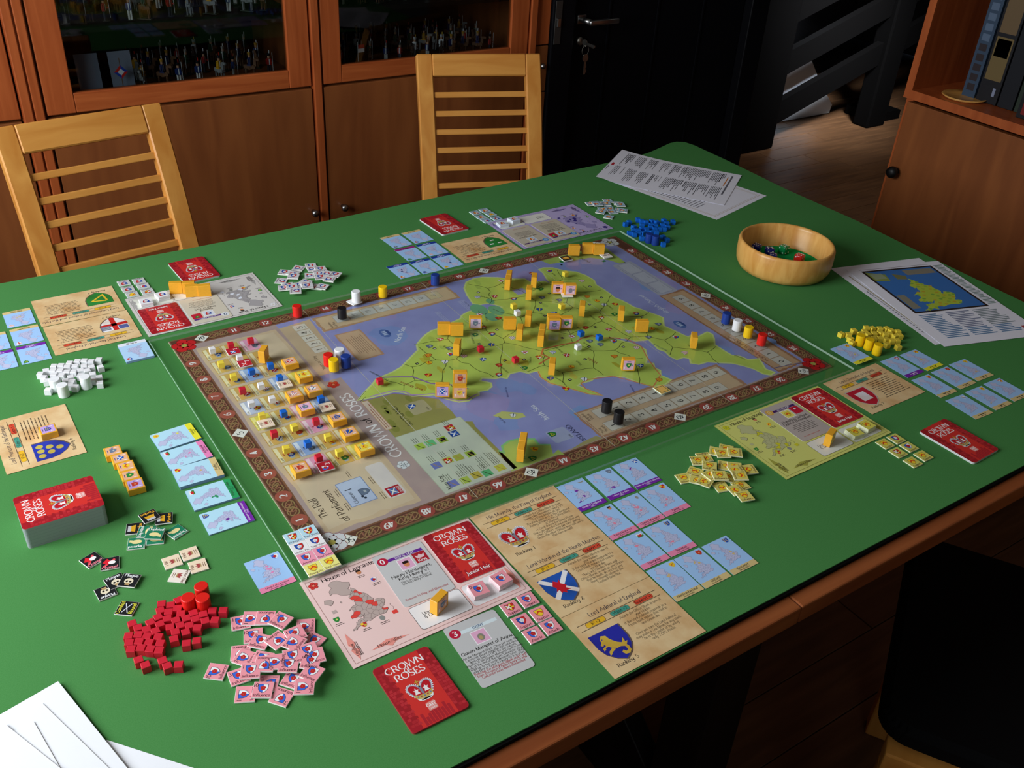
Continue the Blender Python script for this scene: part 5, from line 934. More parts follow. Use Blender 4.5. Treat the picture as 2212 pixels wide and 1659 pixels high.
MN = [(343, -56, -1, PU, 'King of England', 'Office', 'crownlet', [V(230, 560), V(330, 250), V(95, 130)], PU, 'purple strip and three purple counties, nearest the parchment cards'),
 (389, -57, -1, PU, 'Admiral of England', 'Office', 'castle', [V(250, 215), V(300, 210)], PU, 'purple strip and a blue crest, middle of the top row'),
 (434, -57, -1, PU, 'Warden of the North Marches', 'Office', 'scot', [V(250, 600), V(290, 620)], PU, 'purple strip and a blue and white crest, right end of the top row'),
 (344, -117, 0, PK, 'King Henry VI', 'Lancaster Heir #1', 'head', [V(270, 590), V(300, 510), V(350, 470), V(260, 500), V(330, 300)], 'F08CA8', 'pink strip and a capped head crest'),
 (388, -117, 0, PK, 'Queen Margaret', 'Lancaster Queen Stack', 'bust', [V(270, 590), V(300, 510), V(350, 470), V(260, 500), V(330, 330)], 'F08CA8', 'pink strip and a grey stone bust crest'),
 (431, -117, -1, PK, 'Exeter', 'Lancaster Heir #3', 'quart', [V(140, 160), V(330, 330)], 'F08CA8', 'pink strip and a red and yellow crest'),
 (344.5, -175.5, 0, PK, 'Pembroke', 'Lancaster Noble', 'dragon', [V(230, 510), V(120, 300)], 'F08CA8', 'pink strip and a red dragon crest'),
 (388, -175.5, -1, PK, 'Somerset', 'Lancaster Noble', 'check', [V(210, 210), V(250, 220)], 'F08CA8', 'pink strip and a quartered blue crest'),
 (344.5, -234, -1, TN, 'Northumberland', 'Neutral Noble', 'gold', [V(280, 600), V(300, 520)], 'D8C088', 'tan strip and a gold crest, nearest the table edge'),
 (387, -235, 0, TN, 'Clifford', 'Neutral Noble', 'red', [V(230, 570), V(340, 500)], 'D8C088', 'tan strip and a red and green crest'),
 (431, -235.5, 0, TN, 'Beaumont', 'Neutral Noble', 'check', [V(370, 440), V(430, 380)], 'D8C088', 'tan strip and a blue crest with gold, right end of the lowest row'),
 (-49.5, 9.5, 0, PK, 'Edward of Lancaster', 'Lancaster Heir #2', 'lanc', [V(270, 590), V(300, 510), V(350, 470), V(260, 500), V(330, 330)], 'E88CC0', 'pink strip left of the clear sheet corner, alone beside the scoring tiles'),
 (942, 6, -1, YL, '', '', 'buck', [V(340, 300), V(400, 300)], 'D8D060', 'yellow strip, touching the right corner of the clear sheet'),
 (994.5, -55.5, -1, PU, '', '', 'chan', [], PU, 'purple strip and a red crest, beside the parchment chancellor card'),
 (1042, -57.5, -1, YL, '', '', 'buck', [V(340, 300), V(400, 300), V(300, 350)], 'D8D060', 'yellow strip, below the yellow cube pile'),
 (992, -118.5, -2, TN, '', '', 'quart', [], TN, 'tan strip and an orange crest, left in the rightmost middle row'),
 (1042, -118.5, -1, TN, '', '', 'red', [V(300, 600)], 'D8C088', 'tan strip and a red crest, in the middle row at the right'),
 (1090, -118, -2, TN, '', '', 'gold', [V(340, 240)], 'D8C088', 'tan strip and a yellow crest, right in the rightmost middle row'),
 (989, -183, -3, TN, '', '', 'bendw', [], TN, 'tan strip and a white crest, nearest the right hand red deck'),
 (1039, -183, -2, TN, '', '', 'buck', [V(100, 130)], 'D8C088', 'tan strip and a yellow square crest, in the rightmost lowest row'),
 (1088, -183, -2, TN, '', '', 'warw', [], TN, 'tan strip and an orange crest, right end of the rightmost lowest row'),
 (488, 735, 183, TN, '', '', 'castle', [], TN, 'tan strip, left in the back row at the far side'),
 (535, 736, 182, TN, '', '', 'york', [], TN, 'tan strip and round crest, right in the back row at the far side'),
 (487, 674, 181, '9A2A80', '', '', 'calais', [], PU, 'magenta strip and a green crest, middle row at the far side'),
 (533, 674, 180, BLU, '', '', 'rbars', [V(300, 420)], '16307A', 'blue strip and a red crest, middle row at the far side'),
 (441, 616, 181, BLU, '', '', 'warw', [V(240, 560), V(360, 420), V(300, 300)], '16307A', 'blue strip and orange crest, in the front row behind the blue cylinder'),
 (486.5, 614, 180, BLU, '', '', 'bendb', [V(300, 550), V(340, 560)], '16307A', 'blue strip and blue crest, middle of the front row, far side'),
 (532, 615.5, 180, BLU, '', '', 'gold', [V(400, 560), V(240, 520), V(200, 480)], '16307A', 'blue strip and yellow crest, right in the front row, far side'),
 (-181, 742.5, 179, TN, '', '', 'rbars', [V(330, 320), V(250, 300)], 'C8C098', 'tan strip and a red striped crest, at the upper left'),
 (-181, 681, 179, TN, '', '', 'cross', [], TN, 'tan strip and a small red crest, left of the parchment cards'),
 (-182, 621, 179, PU, '', '', 'harp', [], PU, 'purple strip and a green crest, left above the white cubes'),
 (-228, 680, 179, TN, '', '', 'gold', [], TN, 'tan strip, cut by the left photo edge'),
 (-228, 620, 179, PU, '', '', 'cross', [], PU, 'purple strip, cut by the left photo edge')]
def finish_mini(o, t_): mo = link(bpy.data.objects.new('county_map', mapmesh), o); mo.location = (0, 0, (t_-1.1)*.001); return o
for x, y, dg, st_, a, b, em, hi, hc, lb in MN:
    o = place(mini(st_, a, b, em, hi, hc), 'county_card', 'county card, '+lb, 'card', x, y, dg, 41, 55.5, .0003 if x != 942 else .0066, 'blue county cards'); finish_mini(o, .35)
for i, (x, y, st_, a, b, em, hi, hc, lb) in enumerate(((-65, 309, YL, 'Neutral', 'Neutral', 'gold', [V(400, 250)], 'E8E060', 'yellow strip, farthest of the five piles'), (-64.5, 264, 'F088C0', 'Richmond', 'Neutral Heir', 'dragon', [V(200, 500), V(330, 300)], 'E888C0', 'pink strip and a holly crest'), (-64, 219, TN, 'Audley', 'Neutral Noble', 'quart', [V(320, 270)], 'D8B870', 'tan strip and a red lion crest'), (-62, 170, GN, 'Prince of Wales', 'Office', 'dragon', [V(170, 380), V(190, 330), V(130, 290), V(150, 400)], '2A9A60', 'green strip and a green patch'), (-61, 120.5, PU, 'Treasurer of the Exchequer', 'Office', 'bez', [V(240, 330)], '6A2098', 'purple strip, nearest of the five piles'))):
    t_ = (2.4, 2.4, 4.6, 2.6, 1.6)[i]; o = place(mini(st_, a, b, em, hi, hc, t_, 'B8E4F8'), 'county_card_pile', 'county card pile with '+lb+', left of the board', 'card pile', x, y, (93, 92, 88, 88.5, 89)[i], 39.5, 57.5, .0002, 'county card piles left of the board'); finish_mini(o, t_)  # paler sea tone puts the brighter exposure at the left into the print
o = place(mini(WH, '', '', 'york', [], WH, 3.6, 'B4D8FA'), 'county_card_pile', 'pile of blue county cards with white strip beside the left corner of the clear sheet', 'card pile', -50, 554, 179, 41, 55.5, .0002); finish_mini(o, 3.6)
# ================================================================ COUNTERS
CS, CT = 19.6, 1.6
def counter(col, em, word='', num_='', side='F0EEEA', t_=CT, dark=False, sep=True, n=1, deco=None):
    k = Ink(t_*n+.0)
    for i in range(n): k.box((.25 if i % 2 and n > 1 else 0), 0, i*t_, CS-.1, CS-.1, (i+1)*t_-(.12 if n > 1 else 0), side, ch=.15, deg=(i*37 % 5-2) if n > 1 and i < n-1 else 0)
    k.rect(-CS/2+.3, -CS/2+.3, CS-.6, CS-.6, col, .6)
    if sep: k.part('printed_emblem')
    tc = 'F0E8F0' if dark else '5A2A38'
    if em: shield(k, 0, 1.6 if word else 0, 4.6, em, 1.5, '30304A')
    if word: k.text(word, 0, -8.2, 3.2 if len(word) < 11 else 2.7, tc, 2, 'c', wt=2.7, lod=1)
    if num_: k.text(num_, -7.2, 3.2, 4.2, '20181C', 2, 'c', wt=2.4, lod=1, deg=0)
    if deco: deco(k)
    return k
def cplace(k, name, label, x, y, deg, z=.0002, group=None, cat='counter'):
    return tag(k.build(name, loc=(x*.001, y*.001, ZT+z), rz=math.radians(deg)), label, cat, group)
PKc, YLc, WHc, BLc = 'F49CA8', 'E0D470', 'D4D4D8', 'A8C8D8'
def places(items):
    U_ = [(x*.834-y*.549, x*.58+y*.815) for x, y, *_ in items]; n = len(items); o = [None]*n
    sx = sorted(range(n), key=lambda i: U_[i][0]); sy = sorted(range(n), key=lambda i: U_[i][1])
    for i, t_ in ((sx[0], 'the leftmost one'), (sx[-1], 'the rightmost one'), (sy[0], 'the nearest one'), (sy[-1], 'the farthest one'), (sx[1], 'second from the left end'), (sx[-2], 'second from the right end')):
        if o[i] is None: o[i] = t_
    mx, my = U_[sx[n//2]][0], U_[sy[n//2]][1]
    return [q or 'in the '+('near ' if U_[i][1] < my else 'far ')+('left' if U_[i][0] < mx else 'right')+' part' for i, q in enumerate(o)]
first = {}
def pile(key, col, em, items, label, group, sep, side='F0EEEA'):
    pl = places(items)
    for i, (x, y, a) in enumerate(items):
        nm = ('1', '1', '2', '5', '1', '10', '3')[i % 7]; q = (key, nm)
        lay = 0
        for j in range(i):
            d = math.hypot(items[j][0]-x, items[j][1]-y)
            if d < 19.4 and placed[key][j] >= lay: lay = placed[key][j]+1
        placed.setdefault(key, []).append(min(lay, 4))
        z = .0004+.00172*min(lay, 4)
        if q not in first: first[q] = counter(col, em, 'Influence', nm, side, sep=sep).build('influence_counter'); o = first[q]
        else: o = dup(first[q])
        o.location = (x*.001, y*.001, ZT+z); o.rotation_euler = (0, 0, math.radians(a+(90 if i % 3 == 1 else 0)+(180 if i % 5 == 2 else 0))); tag(o, label+f' reading {nm}, '+pl[i], 'counter', group)
placed = {'p': [], 'w': [], 'y': [], 'b': []}
pile('p', PKc, 'lanc', D['inf_pink'], 'pink counter in the front heap', 'pink influence counters in the front heap', True)
pile('w', WHc, 'york', D['inf_white'], 'white counter in the heap behind the board', 'white influence counters behind the board', False)
pile('y', YLc, 'buck', D['inf_yel'], 'yellow counter in the heap by the county cards', 'yellow influence counters in the right heap', False, 'E8E8C8')
pile('b', BLc, 'warw', D['inf_blue'], 'pale blue counter in the far heap', 'pale blue influence counters in the far heap', False)
def six(col, ems, pts, deg, where, words, side='F0EEEA', grp=''):
    for i, ((x, y, _), e) in enumerate(zip(pts, ems)):
        pos = ('first', 'second', 'third')[i % 3]
        cplace(counter(col, e, words[i], '', side), 'support_counter', where % (i, EM.get(e, e)), x, y, deg, .0002, grp)
EM = {'warw': 'a white saltire', 'lanc': 'a red rose shield', 'york': 'a white rose shield', 'buck': 'a red chevron'}
def six2(col, rows, pts, deg, base, words, side, grp, lefts):
    for i, ((x, y, _), e) in enumerate(zip(pts, rows)): cplace(counter(col, e, words[i], '', side), 'support_counter', base+' with '+EM[e]+', '+lefts[i], x, y, deg, .0002, grp)
Lf = D['lanc6']; six2(PKc, ['warw', 'lanc', 'york', 'buck', 'lanc', 'lanc'], [[156, -175, 0], [179, -174, 0], [156, -198, 0], [179, -198, 0], [156, -219.5, 0], [178.5, -219, 0]], -2, 'pink support counter', ['Support']*4+['Attack!']*2, 'F6F0F2', 'pink support counters by the event card', ['left in the row nearest the pink mat', 'right in the row nearest the pink mat', 'left in the middle row', 'right in the middle row', 'left in the nearest row', 'right in the nearest row'])
six2('C8CCCC', ['york', 'york', 'buck', 'york', 'lanc', 'warw'], D['york6'], 179, 'white support counter', ['Support']*6, 'E8ECEC', 'white support counters by the grey mat', ['left column, farthest row', 'left column, middle row', 'left column, nearest row', 'right column, farthest row', 'right column, middle row', 'right column, nearest row'])
six2('D8D468', ['buck', 'warw', 'buck', 'york', 'lanc', 'buck'], D['buck6'], -1, 'yellow support counter', ['Support']*6, 'E8E8C8', 'yellow support counters by the right red deck', ['nearest the yellow green mat on the left', 'in the middle of the left side', 'at the near end of the left side', 'nearest the yellow green mat on the right', 'in the middle of the right side', 'at the near end of the right side'])
six2('A4C4D4', ['warw', 'warw', 'lanc', 'warw', 'buck', 'york'], D['war6'], 181, 'pale blue support counter', ['Support']*6, 'D8E8EC', 'pale blue support counters by the lilac mat', ['farthest on the left', 'middle on the left', 'nearest on the left', 'farthest on the right', 'middle on the right', 'nearest on the right'])
SCs = [('BFE4F4', 'warw', 'pale blue'), ('F2F2F4', 'york', 'white'), ('F8A0B8', 'lanc', 'pink'), ('F4F090', 'buck', 'yellow')]
for i in range(8):
    c, e, nm = SCs[i//2]; w_ = ('Victory Pts.', 'Total Votes')[i % 2]
    cplace(counter(c, e, w_, '', 'F4F2F0'), 'score_counter', f'{nm} scoring counter reading {w_.strip(".")} at the white rose corner of the board', (-7.5, 12.2)[i % 2], 42.0-19.75*(i//2)+(0, .6)[i % 2], -1, .0066, 'scoring counters on the sheet corner')
def stack(col, e, n, x, y, deg, label, z, side='EEEEEE'): cplace(counter(col, e, '', '0', side, n=n), 'counter_stack', label, x, y, deg, z, None, 'counter stack')
for key_, col, e, nm, sd, dg in (('lanc_st', PKc, 'lanc', 'pink', 'F0D8DC', 2), ('york_st', 'ECECF0', 'york', 'white', 'F2F2F4', 182), ('buck_st', 'E4DC60', 'buck', 'yellow', 'E4E8C8', 0), ('war_st', 'D0DCEC', 'warw', 'pale blue', 'E0E8F0', 180)):
    (x0, y0, _), (x1, y1, _) = D[key_]
    mt = {'pink': 'pink', 'white': 'grey', 'yellow': 'yellow green', 'pale blue': 'lilac'}[nm]
    stack(col, e, 4, x0, y0, dg-6, f'{nm} counter stack on the {mt} mat, the left one of the two', MZ, sd); stack(col, e, 5, x1, y1, dg+4, f'{nm} counter stack on the {mt} mat, the right one of the two', MZ, sd)
    stack(col, e, 1, (x0+x1)/2-.5, (y0+y1)/2-18.5*0+(-21 if dg < 90 else 0) if False else (y0+y1)/2+900, 0, 'x', 0) if False else None
def dflag(n):
    def f(k):
        k.line([(-7, -5), (5, 6)], 2.6, 'E84A58', 2); k.poly([(-8, 2), (-3, 8), (1, 3), (-2, -2)], 'E02030', 2.2)
        k.ell(2, 1, 4, 3, 'F4F0F0', 2.4, 8); k.text('Charge!', 0, -8.4, 3.9, 'F08A98', 2.6, 'c', wt=3.4, lod=1)
    return f
def dskull(k): k.ell(0, -1.5, 5, 4.6, 'E8DCC0', 2, 12); k.rect(-2.5, -7.5, 5, 3.5, 'B89868', 2.1); k.ell(-1.9, -1.8, 1.4, 1.5, '181210', 2.4, 8); k.ell(1.9, -1.8, 1.4, 1.5, '181210', 2.4, 8); k.text('Plague', 0, 5.2, 4, 'F0F0F4', 2.4, 'c', wt=3, lod=1)
def dswords(k): k.line([(-6.5, -3.2), (6.5, 3.2)], 1, 'D8DCE4', 2); k.line([(-6.5, 3.2), (6.5, -3.2)], 1, 'D8DCE4', 2.2); k.text('Combat', 0, 5, 4, 'E8E040', 2, 'c', wt=3.2, lod=1); k.text('Round', 0, -8.2, 4, 'E8E040', 2, 'c', wt=3.2, lod=1)
def dheir(w_):
    def f(k): k.text(w_, 0, 5, 3.6, '6A3A28', 2, 'c', wt=2.6, lod=1); k.poly([(-3, -2), (3, -2), (4, 3), (1.6, 1), (0, 3.6), (-1.6, 1), (-4, 3)], 'A84848', 2); k.rect(-3, -3.2, 6, 1.4, 'B89868', 2.2); k.greek(-5, -5.6, 10, 2, 2.1, .8, '8A6A58', 2, 'c')
    return f
def dpard(k): k.poly([(-6, -1), (6, -1), (4.5, 4), (-4.5, 4)], 'E0A828', 2); k.rect(-5, 4, 10, 3.6, 'C8C8CC', 2.1); k.text('Pardon', 0, -7.6, 4, 'F0B030', 2, 'c', wt=3.2, lod=1)
def ddep(k): k.ell(0, -2, 6, 3.4, 'E8D898', 2, 12); k.poly([(4, -5), (8, -6), (8, -2), (5, -2)], 'E8D898', 2.1); k.text('Depleted', 0, 4.6, 3.6, 'F4F4F0', 2, 'c', wt=3, lod=1)
BK = '16181C'; n0 = None
cplace(counter(BK, n0, deco=dflag(0)), 'charge_counter', 'black counter with a red arrow, the left one of two left of the cream counters', -214, 126, 20, .0002); cplace(counter(BK, n0, deco=dflag(1)), 'charge_counter', 'black counter with a red arrow, overlapping the other at its right', -198, 110, -14, .0006)
for i, (x, y, a, z, lb) in enumerate(((-200, 79, 8, .0004, 'upper left of the three'), (-187, 71, -38, .0022, 'lying on top at the right of the three'), (-213, 68, 184, .0002, 'lowest of the three'))): cplace(counter(BK, n0, deco=dskull), 'plague_counter', 'black counter with a skull, '+lb, x, y, a, z)
cplace(counter(BK, n0, deco=dswords), 'combat_counter', 'single black counter with crossed swords and yellow lettering', -200, 33, 52, .0002)
for (x, y, _), a, w_, lb in zip(D['heir4'], (88, 88, 86, 232), ('Heir', 'Heir', 'Heir', 'Senior Heir'), ('left one of the three facing left', 'top one of the three facing left', 'right one of the three facing left', 'turned upside down, nearest the red cylinders')): cplace(counter('F2DCC0' if w_ == 'Heir' else 'F2E8DC', n0, side='F4F0E8', deco=dheir(w_)), 'heir_counter', 'cream heir counter, '+lb, x, y+(1 if w_ == 'Heir' else -1), a, .0002 if w_ == 'Heir' else .0003)
for (x, y, _), a, z, lb in zip(D['pard'], (70, -172, 72), (.0004, .0040, .0022), ('left one under the green counters', 'topmost, beside a second one', 'right one of the pair at the back')): cplace(counter(BK, n0, deco=dpard), 'pardon_counter', 'black counter with gold print, '+lb, x, y, a, z)
for (x, y, _), a, z, lb in zip(D['depl'], (160, 62, -32, 200, -20), (.0002, .0021, .0040, .0002, .0003), ('lower left of the heap', 'turned on its side in the heap', 'lying on top of the heap', 'separate at the right', 'under the top one of the heap')): cplace(counter('1A7A58', n0, deco=ddep), 'depleted_counter', 'green counter with a pale horn, '+lb, x, y, a, z)
# tiles on the board
cplace(counter('E8B860', n0, side='E0F0D8', deco=lambda k: k.frame(-7, -7, 14, 14, 1, '3A6A48', 1.5)), 'turn_counter', 'small orange counter with green frame on the turn track', 592, 75, 90, .0064)
cplace(counter('F0F0F0', n0), 'score_counter', 'white counter under the white cylinder on the far number border', 306, 537, 15, .0064)
cplace(counter('2A2420', n0, deco=lambda k: (k.rect(-6, -4, 12, 8, 'D89830', 1.5), k.rect(-2, 0, 6, 6, 'E8C060', 1.8))), 'event_counter', 'dark counter with golden picture at the far end of the map', 731, 511, -5, .0064)
cplace(counter('E8E4E0', n0, deco=lambda k: (k.ell(-1, 0, 5, 3, '9A9490', 1.5), k.rect(4, -3, 4, 4, 'A03038', 1.8))), 'event_counter', 'pale counter with grey print in front of the far block pair', 808, 487, -5, .0064)
cplace(counter('F4F2EE', n0), 'event_counter', 'plain white counter under a pink faced block on the map', 646, 392, -25, .0064)
EMr = {'heir': ('F0DCC4', dheir('Heir')), 'office': ('B81E30', None)}
for (x, y, _), e, lb in zip(D['g_tiles'], ('scot', 'saltr', None, 'lanc', None, None), ('red office counter with a blue cross, near the red rose on the roll', 'red office counter with red and white mark on the roll', 'cream heir counter by a yellow cube on the roll', 'red office counter with a blue mark by the block nearest the title', 'cream heir counter by the blue cube nearest the far end of the roll', 'cream heir counter by the blue cube closest to the board title')):
    k = counter('B81E30', n0, side='F0E8E4', deco=None) if e else counter('F0DCC4', n0, side='F4EEE4', deco=dheir('Heir'))
    if e: k.part('printed_emblem'); k.at(0, 0, 90); shield(k, -3, 1, 4, e, 1.6, None); k.text('Ind', 6, -4, 3.6, 'F4E0E4', 2, 'c', wt=3, deg=90); k.at()
    cplace(k, 'office_counter' if e else 'heir_counter', lb, x, y, -4 if e else 86, .0064)
# ================================================================ CUBES, CYLINDERS, BLOCKS
CC = {'red': 'D02438', 'white': 'ECECF0', 'blue': '1668D0', 'yellow': 'F2D848', 'black': '17171A', 'navy': '1C3C90', 'cred': 'E02018', 'cyellow': 'F4C810', 'cwhite': 'EEF0F4'}
def cube_proto(c): k = Ink(); k.box(0, 0, 0, 8.6, 8.6, 8.6, CC[c], ch=.35); return k.build('wooden_cube', m=PAINT)
cubes = {c: cube_proto(c) for c in ('red', 'white', 'blue', 'yellow')}; cu_used = set()
def cube(c, x, y, deg, z, label, group):
    o = cubes[c] if c not in cu_used else dup(cubes[c]); cu_used.add(c); o.location = (x*.001, y*.001, ZT+z); o.rotation_euler = (0, 0, math.radians(deg)); return tag(o, label, 'cube', group)
for c, wh in (('red', 'front heap beside the pink counters'), ('white', 'heap at the left of the board'), ('blue', 'far heap behind the clear sheet'), ('yellow', 'heap at the right of the board')):
    for (x, y, a), q_ in zip(D['cube_'+c], places(D['cube_'+c])): cube(c, x, y, a, .0001, f'{c} cube in the {wh}, {q_}', f'{c} cubes, {wh}')
def cyl_proto(c): k = Ink(); k.cyl(0, 0, 7.5, 0, 19, CC[c], 28); return k.build('wooden_cylinder', m=PAINT)
cyls = {}
def cyl(c, x, y, z, label, group=None):
    cc = {'red': 'cred', 'yellow': 'cyellow', 'white': 'cwhite', 'blue': 'navy', 'black': 'black'}[c]
    if cc not in cyls: cyls[cc] = cyl_proto(cc); o = cyls[cc]
    else: o = dup(cyls[cc])
    for p in o.data.polygons: p.use_smooth = False
    o.location = (x*.001, y*.001, ZT+z); return tag(o, label, 'cylinder', group)
for c, wh, ds in (('red', 'red cube heap', ('the farthest of three', 'the left one of three', 'the right one of three')), ('white', 'white cube heap', ('the front left of three', 'the right one of three', 'the rear left of three')), ('blue', 'blue cube heap', ('the left one of two', 'the right one of two')), ('yellow', 'yellow cube heap', ('the left one of three', 'the middle one of three', 'the right one of three'))):
    for (x, y, a), d_ in zip(D['cyl_'+c], ds): cyl(c, x, y, .0001, f'{c} wooden cylinder by the {wh}, {d_}')
CL = ['red cylinder on the far number border above the season track', 'black cylinder on the season track', 'white cylinder on the far number border standing on a counter', 'yellow cylinder on the far number border', 'red cylinder in the group of four by the board title', 'yellow cylinder in front of the group of four by the board title', 'white cylinder behind the group of four by the board title', 'dark blue cylinder in the group of four by the board title', 'dark blue cylinder alone on the far number border', 'dark blue cylinder in the row of four on the support track', 'white cylinder in the row of four on the support track', 'yellow cylinder in the row of four on the support track', 'red cylinder in the row of four on the support track', 'black cylinder on the upper row of the turn track', 'black cylinder on the lower row of the turn track']
for (c, x, y, a), lb in zip(D['cyls'], CL): cyl(c, x, y, .0064 if 'on a counter' not in lb else .0082, lb)
GCc = ['white', 'yellow', 'yellow', 'red', 'white', 'yellow', 'red', 'yellow', 'red', 'white', 'blue', 'white', 'white', 'blue', 'yellow', 'blue', 'red', 'red', 'blue', 'blue', 'red', 'yellow', 'yellow', 'blue']
ordn = ['first', 'second', 'third', 'fourth', 'fifth', 'sixth', 'seventh', 'eighth', 'ninth']
for (x, y, _), c in zip(D['g_cubes'], GCc):
    r_ = max(0, min(8, round((492-y)/41))); c_ = max(0, min(3, round((x-47)/29.4)))
    cube(c, x, y, -4+(x*7 % 9)-4, .0064, f'{c} cube on the parliament roll, {ordn[r_]} from the red rose in the {["outermost", "second", "third", "innermost"][c_]} column', 'cubes on the parliament roll')
mpn = ['in the northern hills left of the board centre', 'on the coast beside the two black lettered towns', 'near the bay on the far coast', 'beside the blue cubes west of centre', 'left of the other blue cube', 'right of the other blue cube', 'at the far south east shore', 'beside the white cube near the bay', 'near the pink faced blocks in the south', 'at the northern tip near the title']
for (c, x, y, a), lb in zip(D['map_cubes'], mpn): cube(c, x, y, a+25, .0064, f'small {c} cube on the map, {lb}', 'cubes on the island map')
BW, BD_ = 20.4, 9.6
def block(face=None, em=None, flat=False, upright=True):
    """wooden block: stands on its edge facing -y, or lies flat with the sticker up"""
    k = Ink()
    if flat: k.box(0, 0, 0, BW, BW, BD_, 'F0AE30', ch=.5)
    else: k.box(0, 0, 0, BW, BD_, BW, 'F0AE30', ch=.5)
    if face:
        k.part('sticker'); k.z0 = 0
        s_ = Ink(BD_ if flat else 0); s_.rect(-8.3, -8.3, 16.6, 16.6, face, 1.0)
        if em == 'head': s_.ell(0, -2, 3.6, 4.4, 'E08A50', 2, 12); s_.poly([(-4, 0), (4, 0), (3.4, 4), (-3.4, 4)], '3A2A30', 2.4)
        elif em == 'bust': s_.ell(0, -1, 3.6, 5, '9088A0', 2, 12)
        else: shield(s_, 0, 0, 4, em, 2, None)
        s_.greek(-4, 6, 8, 1, 2, 1, '5A5A8A', 2, 'c'); s_.text('1', -6, -6.6, 4, 'FAFAFA', 2.4, 'c', wt=4, lod=1); s_.text('1', 5.6, -6.6, 4, 'FAFAFA', 2.4, 'c', wt=4, lod=1); s_.rect(4.6, -1, 2.4, 2.4, '8A8AB0', 2)
        v, f, c = s_.b['body']
        vv = v if flat else [(a, -BD_/2-(z), b+BW/2) for a, b, z in v]
        o = len(k.cur[0]); k.cur[0].extend(vv); k.cur[1].extend([[o+i for i in q] for q in f]); k.cur[2].extend(c)
    return k
blk0 = block().build('wooden_block', m=PAINT); b0used = [False]
def put_block(x, y, deg, z, label, face=None, em=None, flat=False, group='yellow wooden blocks'):
    if face is None and not flat:
        o = dup(blk0) if b0used[0] else blk0; b0used[0] = True
    else: o = block(face, em, flat).build('wooden_block', m=PAINT)
    o.location = (x*.001, y*.001, ZT+z); o.rotation_euler = (0, 0, math.radians(deg)); return tag(o, label, 'block', group)
PKf, PUf, ORf = 'F4C0DC', 'C8A8E4', 'F0B890'
FB = [(PKf, 'head', 'pink faced block with a capped head, the left one of the far pair'), (PKf, 'bust', 'pink faced block with a grey bust, standing on a white counter'), (None, None, 'yellow block face on, alone by the south coast'), ('E4C8E8', 'castle', 'lilac faced block with a grey shield, right of the yellow pair near the sea'), (None, None, 'plain yellow block near the sea, left one of the touching pair'), (None, None, 'plain yellow block near the sea, right one of the touching pair'), (None, None, 'plain yellow block beside the white cube in the middle of the map'), (PKf, 'quart', 'pink faced block at the back of the middle group of three'), (PUf, 'castle', 'purple faced block at the front of the middle group of three'), (PKf, 'green', 'pink faced block at the right of the middle group of three'), (ORf, 'red', 'orange faced block with a red shield, behind its twin'), (ORf, 'gold', 'orange faced block with a red and gold shield, in front of its twin'), (PUf, 'scot', 'purple faced block with a blue and white shield at the northern shore'), (PKf, 'green', 'pink faced block with a green shield in the far west of the map'), (None, None, 'plain yellow block on the far shore, left of the touching pair'), (None, None, 'plain yellow block on the far shore, left one of the touching pair'), (None, None, 'plain yellow block on the far shore, right one of the touching pair')]
for (x, y, a), (f_, e_, lb) in zip(D['blkF'], FB):
    r_ = math.radians(a); put_block(x-math.sin(r_)*4.8, y+math.cos(r_)*4.8, a, .0064 if 'white counter' not in lb else .0082, lb, f_, e_)
EB = ['leading block of a pair standing edge on near the far east coast', 'yellow block edge on by the far river mouth', 'yellow block edge on left of the pink faced far pair', 'yellow block edge on right of the middle group', 'yellow block edge on in the south near the coast', 'yellow block edge on behind the middle of the map', 'yellow block edge on beside the plain central block', 'front block of a pair edge on left of the middle group', 'yellow block edge on below the lone pair by the sea', 'yellow block edge on at the western coast', 'yellow block edge on in the long south western peninsula', 'front block of the edge on pair in the green land at the near border']
for i, ((x, y, a), lb) in enumerate(zip(D['blkE'], EB)):
    A_ = math.radians(a-12); dx, dy = math.cos(A_), math.sin(A_); px, py = x+dx*10.2, y+dy*10.2
    put_block(px, py, a-12, .0064, lb)
    if i in (0, 7, 11): put_block(px+dx*20.8, py+dy*20.8, a-12, .0064, lb.replace('leading', 'rear').replace('front', 'rear'))
fl_ = [(ORf, 'saltr', 'first from the far end beside the title'), ('F0E060', 'buck', 'second from the far end beside the title'), (ORf, 'rbars', 'in the third column, fifth row'), (ORf, 'bendw', 'beside the title in the third row'), (PKf, 'castle', 'on the pink space in the third column'), (ORf, 'check', 'second from the near end beside the title'), (ORf, 'bendb', 'last but one beside the title'), ('F0E060', 'buck', 'on the yellow space closest to the near end'), (ORf, 'red', 'in the outermost column at the near end')]
for (x, y, _), (f_, e_, lb) in zip(D['g_flat'], fl_): put_block(x, y, 88, .0064, 'yellow block lying on the parliament roll, '+lb, f_, e_, True, 'blocks lying on the parliament roll')
put_block(107, 433, 52, .0064, 'yellow block standing on edge on the parliament roll near the red rose')
put_block(-205, 395, 90, .0010, 'yellow block with a purple face lying on the parchment card with gold discs', PUf, 'bez', True)
for (x, y, _), (f_, e_), lb in zip(((-145, 308, 0), (-141, 288, 0), (-139, 268, 0), (-139.5, 247.5, 0), (-139, 227, 0)), ((ORf, 'castle'), (ORf, 'scot'), (ORf, 'buck'), (ORf, 'green'), (PUf, 'red')), ('farthest', 'second from the far end', 'middle one', 'second from the near end', 'nearest, purple faced')): put_block(x+1, y, 87, .0002, 'yellow block lying in the row of five at the left, '+lb, f_, e_, True, 'row of five flat blocks')
for (x, y, a), lb in zip(((60, 713, -26), (79, 704, -24), (79.5, 690, -22), (98.5, 682.5, -21)), ('rear pair, left one', 'rear pair, right one', 'front pair, left one', 'front pair, right one')): put_block(x, y, a+4, MZ, 'plain yellow block standing on the pale grey mat, '+lb)
put_block(87, -136, 24, MZ, 'yellow block standing askew on the pale pink mat beside the heir card', ORf, 'castle')
